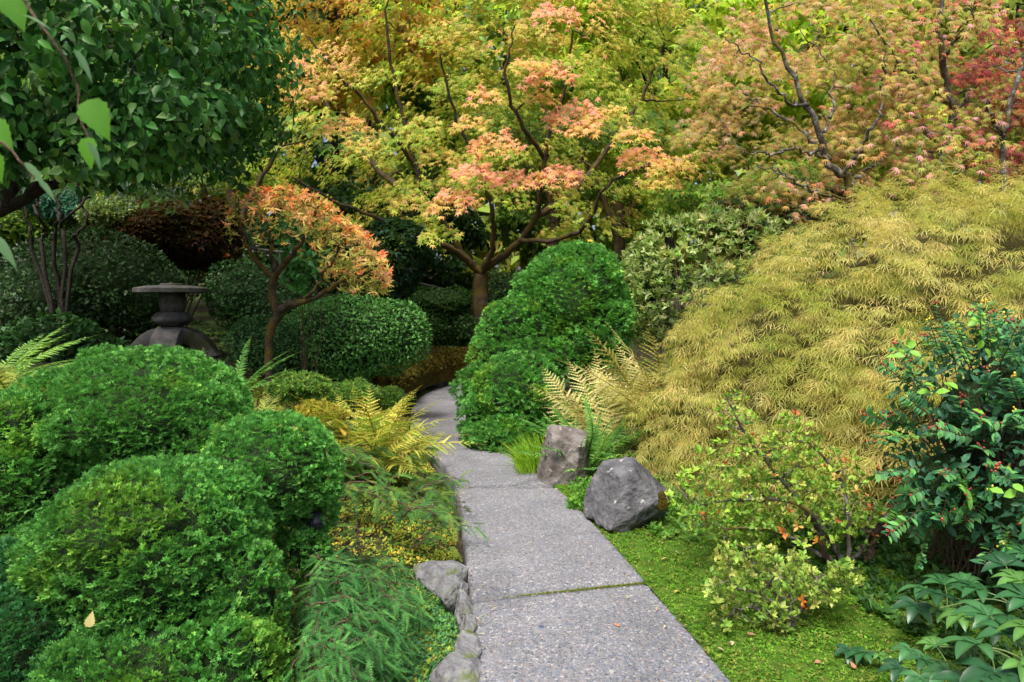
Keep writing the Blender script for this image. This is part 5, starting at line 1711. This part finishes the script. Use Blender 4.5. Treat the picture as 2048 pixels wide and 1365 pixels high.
def s_rightbank(n):
    y = 4.7 + 3.2 * rng.random(n)
    x = xr(y) + .35 + 1.6 * rng.random(n)
    return x, y


cover('leafy_groundcover', 'small leafy ground cover between boulders and golden mound', 2600, s_rightbank, .045, [(.10, .24, .04), (.16, .32, .05), (.07, .17, .04)], t_rosette(5, .55, .5, 0), ML, 'ground cover', .05)


def s_rightfar(n):
    y = rng.uniform(3.0, 5.4, n)
    x = xr(y) + 1.1 + 1.7 * rng.random(n)
    return x, y


cover('shade_groundcover', 'dark leafy ground cover in the shade under the berry shrub', 1800, s_rightfar, .05, [(.05, .14, .03), (.08, .19, .04), (.04, .10, .03)], t_rosette(5, .5, .6, 0), ML, 'ground cover', .04)


def s_back(n):
    x = rng.uniform(-8, 7, n); y = rng.uniform(9, 19, n)
    k = (x < xl(y) - .5) | (x > xr(y) + .7)
    return x[k], y[k]


cover('woodland_groundcover', 'dim leafy ground cover under the trees at the back', 2800, s_back, .09, [(.05, .12, .03), (.08, .16, .03), (.04, .09, .03)], t_rosette(5, .5, .5, 0), ML, 'ground cover', .05)

for k, (x, y, Y, hw, hh, lab) in enumerate(((600, 775, 6.6, 60, 26, 'low green cushion plant below the rounded shrub'), (700, 790, 7.2, 55, 24, 'low green creeping plant before the mossy wall end'), (770, 800, 7.6, 40, 20, 'little green tuft where the yellow fern meets the wall'), (640, 830, 6.0, 50, 22, 'golden mossy cushion left of the yellow fern'))):
    SH('low_plant', lab, [(x, y, hw, hh)], Y, [(.14, .28, .05), (.22, .34, .06), (.10, .2, .05)] if k < 3 else [(.40, .36, .05), (.30, .32, .05), (.5, .4, .06)], 1500, .05 if k < 3 else .03, 'rosette', cat='plant', seed=130 + k, core=.7, stems=3, stem_r=.006, group='low plants on the left bank')

# crumbs of leaf litter on the slabs and moss
b = Bag()
n = 1300
y = 2.5 + 6 * rng.random(n) ** 1.3
w = rng.random(n)
on = rng.random(n) < .28
edge = np.where(rng.random(n) < .5, rng.random(n) ** 2.5 * .3, 1 - rng.random(n) ** 2.5 * .3)
x = np.where(on, xl(y) * (1 - edge) + xr(y) * edge, xr(y) + 1.4 * w)
z = np.where(on, .022, H(x, y) + .045)
scatter(b, *t_leaf(.5, .15, .2)[:2], np.stack([x, y, z], 1), frames(rdirs(n) * np.array([1, 1, .15]), np.tile(UP, (n, 1)) + rdirs(n) * .35), rng.uniform(.006, .026, n), pick([(.22, .12, .05), (.35, .22, .10), (.12, .07, .04), (.45, .34, .16), (.3, .3, .06)], n, .2))
tag(b.build('leaf_litter', ML), 'crumbs of brown leaf litter scattered over path and moss', 'litter', kind='stuff')

# little clover plants by the boulders
for (x, y, Y, lab) in ((1165, 970, 5.9, 'small bright green clover plant between the two boulders'), (1160, 1010, 5.45, 'low green sprouts at the slab edge left of the hollowed boulder'), (1330, 1010, 5.3, 'leafy green plant right of the hollowed boulder')):
    b0 = P(x, y, Y); g = HG(b0[0], b0[1])
    leafy_shrub('clover_plant', lab, 'plant', (b0[0], b0[1], g), [((b0[0], b0[1], g + .07), (.13, .11, .11))], 260, .034, [(.14, .34, .05), (.20, .42, .06), (.10, .26, .04)], 'rosette', group='clover by the boulders', core=None, stems=4, stem_r=.003, seed=int(x))

# ------------------------------------------------------------------ fallen leaves
def flat_leaf(name, w, L, col, serr=0, bend=.1):
    t = np.linspace(0, 1, 13)
    wd = w * (np.sin(np.pi * t ** .62)) ** 1.0 * (1 - .25 * t)
    if serr: wd = wd * (1 + serr * (np.arange(13) % 2 - .5))
    wd[0] = wd[-1] = 0
    mid = np.stack([0 * t, t * L, -bend * L * t ** 2], 1)
    lf = mid + np.stack([-wd, 0 * t - .02 * L * (np.arange(13) % 2), wd * .22], 1); rt = mid + np.stack([wd, 0 * t - .02 * L * (np.arange(13) % 2), wd * .22], 1)
    k = np.arange(12)
    b = Bag(); b.add(np.concatenate([mid, lf, rt]), np.concatenate([np.stack([k, k + 1, k + 14, k + 13], 1), np.stack([k + 1, k, k + 26, k + 27], 1)]), col)
    return b.mesh(name, ML, smooth=True)


fl = [flat_leaf('fallen_leaf', .018, .055, (.55, .42, .14), bend=.2), flat_leaf('fallen_leaf', .015, .045, (.5, .25, .16), bend=-.2), flat_leaf('fallen_leaf', .014, .04, (.6, .5, .3), bend=.25)]
for k, (x, y, m_, lab) in enumerate(((1357, 1175, 0, 'cream fallen leaf on the moss beside the slab joint'), (1240, 1245, 1, 'pinkish fallen leaf lying on the nearest slab'), (1495, 1265, 1, 'small rosy fallen leaf on moss left of the smaller azalea'), (1465, 1280, 2, 'pale fallen petal on moss below the smaller azalea'),
                                     (1435, 1290, 2, 'white fallen petal on moss near the slab edge'), (1640, 1325, 1, 'orange pink fallen leaf low on the moss'), (1710, 1340, 1, 'reddish fallen leaf at the bottom of the moss'), (1335, 1110, 0, 'tan fallen leaf on the moss before the hollowed boulder'), (1350, 1095, 2, 'buff fallen leaf beside the tan one'))):
    d = P(x, y, 1.0) - CAMP; t = (.03 - CAMP[2]) / d[2]; q = CAMP + d * t
    z = .012 if k == 1 else HG(q[0], q[1]) + .04
    tag(link('fallen_leaf', fl[m_], None, (q[0], q[1], z), (random.uniform(-.3, .3), random.uniform(-.3, .3), random.uniform(0, 6)), random.uniform(.7, 1.1)), lab, 'leaf', 'fallen leaves')
yl = flat_leaf('fallen_leaf', .022, .065, (.55, .48, .20), .2, .05)
q = P(178, 1255, 2.33)
tag(link('fallen_leaf', yl, None, q, (1.25, .1, .1), .85), 'yellow birch leaf caught on the conifer mound at lower left', 'leaf', 'fallen leaves')
q = P(690, 872, 5.5)
tag(link('fallen_leaf', flat_leaf('fallen_leaf', .03, .09, (.66, .44, .08), 0, .1), None, q, (.9, .1, 1.2), 1.0), 'orange yellow fallen leaf below the yellow fern', 'leaf', 'fallen leaves')

# ------------------------------------------------------------------ birch twigs hanging into the upper left corner
MB = M_leaf('birch_leaf', .5, .35, .4, boost=1.5, var=.12)
def birch(label, pts, leaves, Y0):
    q = [P(x, y, Y) for x, y, Y in pts]
    root = thing('birch_twig', label, 'branch', q[0], 'hanging birch twigs')
    b = Bag(); tube(b, smooth_path(q, 18, .001), [.0035, .0013], 6); b.build('twig', MTWIG, root, True)
    for (x, y, Y, L, rot, yaw, col) in leaves:
        me = flat_leaf('leaf', L * (.36 if col is BG else .15), L, col, .16 if col is BG else .05, .12)
        me.materials.clear(); me.materials.append(MB)
        # hang: leaf +Y points down the picture, turned by rot in the picture plane, yawed about its axis
        m = Matrix.Rotation(rot, 4, 'Y') @ Matrix.Rotation(-math.pi / 2, 4, 'X') @ Matrix.Rotation(yaw, 4, 'Y')
        link('leaf', me, root, P(x, y, Y) - np.array(root.location), m.to_euler())
    return root


BG, BB = (.13, .36, .035), (.16, .30, .14)
birch('long birch twig with serrated leaves hanging before the dogwood', [(-120, -520, 1.3), (-40, -260, 1.22), (25, -60, 1.2), (60, 20, 1.2), (115, 95, 1.2), (152, 170, 1.22), (160, 230, 1.22), (178, 290, 1.22)],
      [(176, 200, 1.2, .076, -.45, 2.9, BG), (178, 275, 1.2, .056, .05, 3.3, BG), (150, 100, 1.18, .062, -.55, 1.9, BB), (45, 30, 1.18, .055, -1.2, 1.9, BB), (10, -30, 1.2, .08, -.35, 2.8, BG), (178, 285, 1.18, .052, -.45, 2.0, BB)], 1.2)
birch('short birch twig with rolled leaves at the left edge', [(-330, -420, 1.3), (-190, -60, 1.2), (-40, 240, 1.15), (10, 290, 1.15), (50, 330, 1.15), (68, 360, 1.15)],
      [(-20, 240, 1.15, .06, -.6, 2.9, BG), (-15, 305, 1.15, .052, -.2, 3.1, BG), (50, 325, 1.13, .055, -.75, 1.95, BB), (78, 360, 1.13, .045, -.7, 1.95, BB), (-15, 470, 1.15, .07, -.65, 2.1, BB)], 1.15)

# dead twigs showing in the gaps of the round conifer
root = thing('dead_twigs', 'bare dead twigs in the gap of the round conifer beside the golden fern', 'branch', P(1120, 790, 8.15))
b = Bag()
for k in range(16):
    a = P(rng.uniform(1105, 1140), rng.uniform(740, 770), 8.2); tube(b, smooth_path([a, a + np.array([rng.uniform(-.08, .08), -.05, -.12]), a + np.array([rng.uniform(-.15, .15), -.08, -rng.uniform(.18, .3)])], 6, .01), [.005, .002], 4)
b.build('twig', MBARK, root, True)
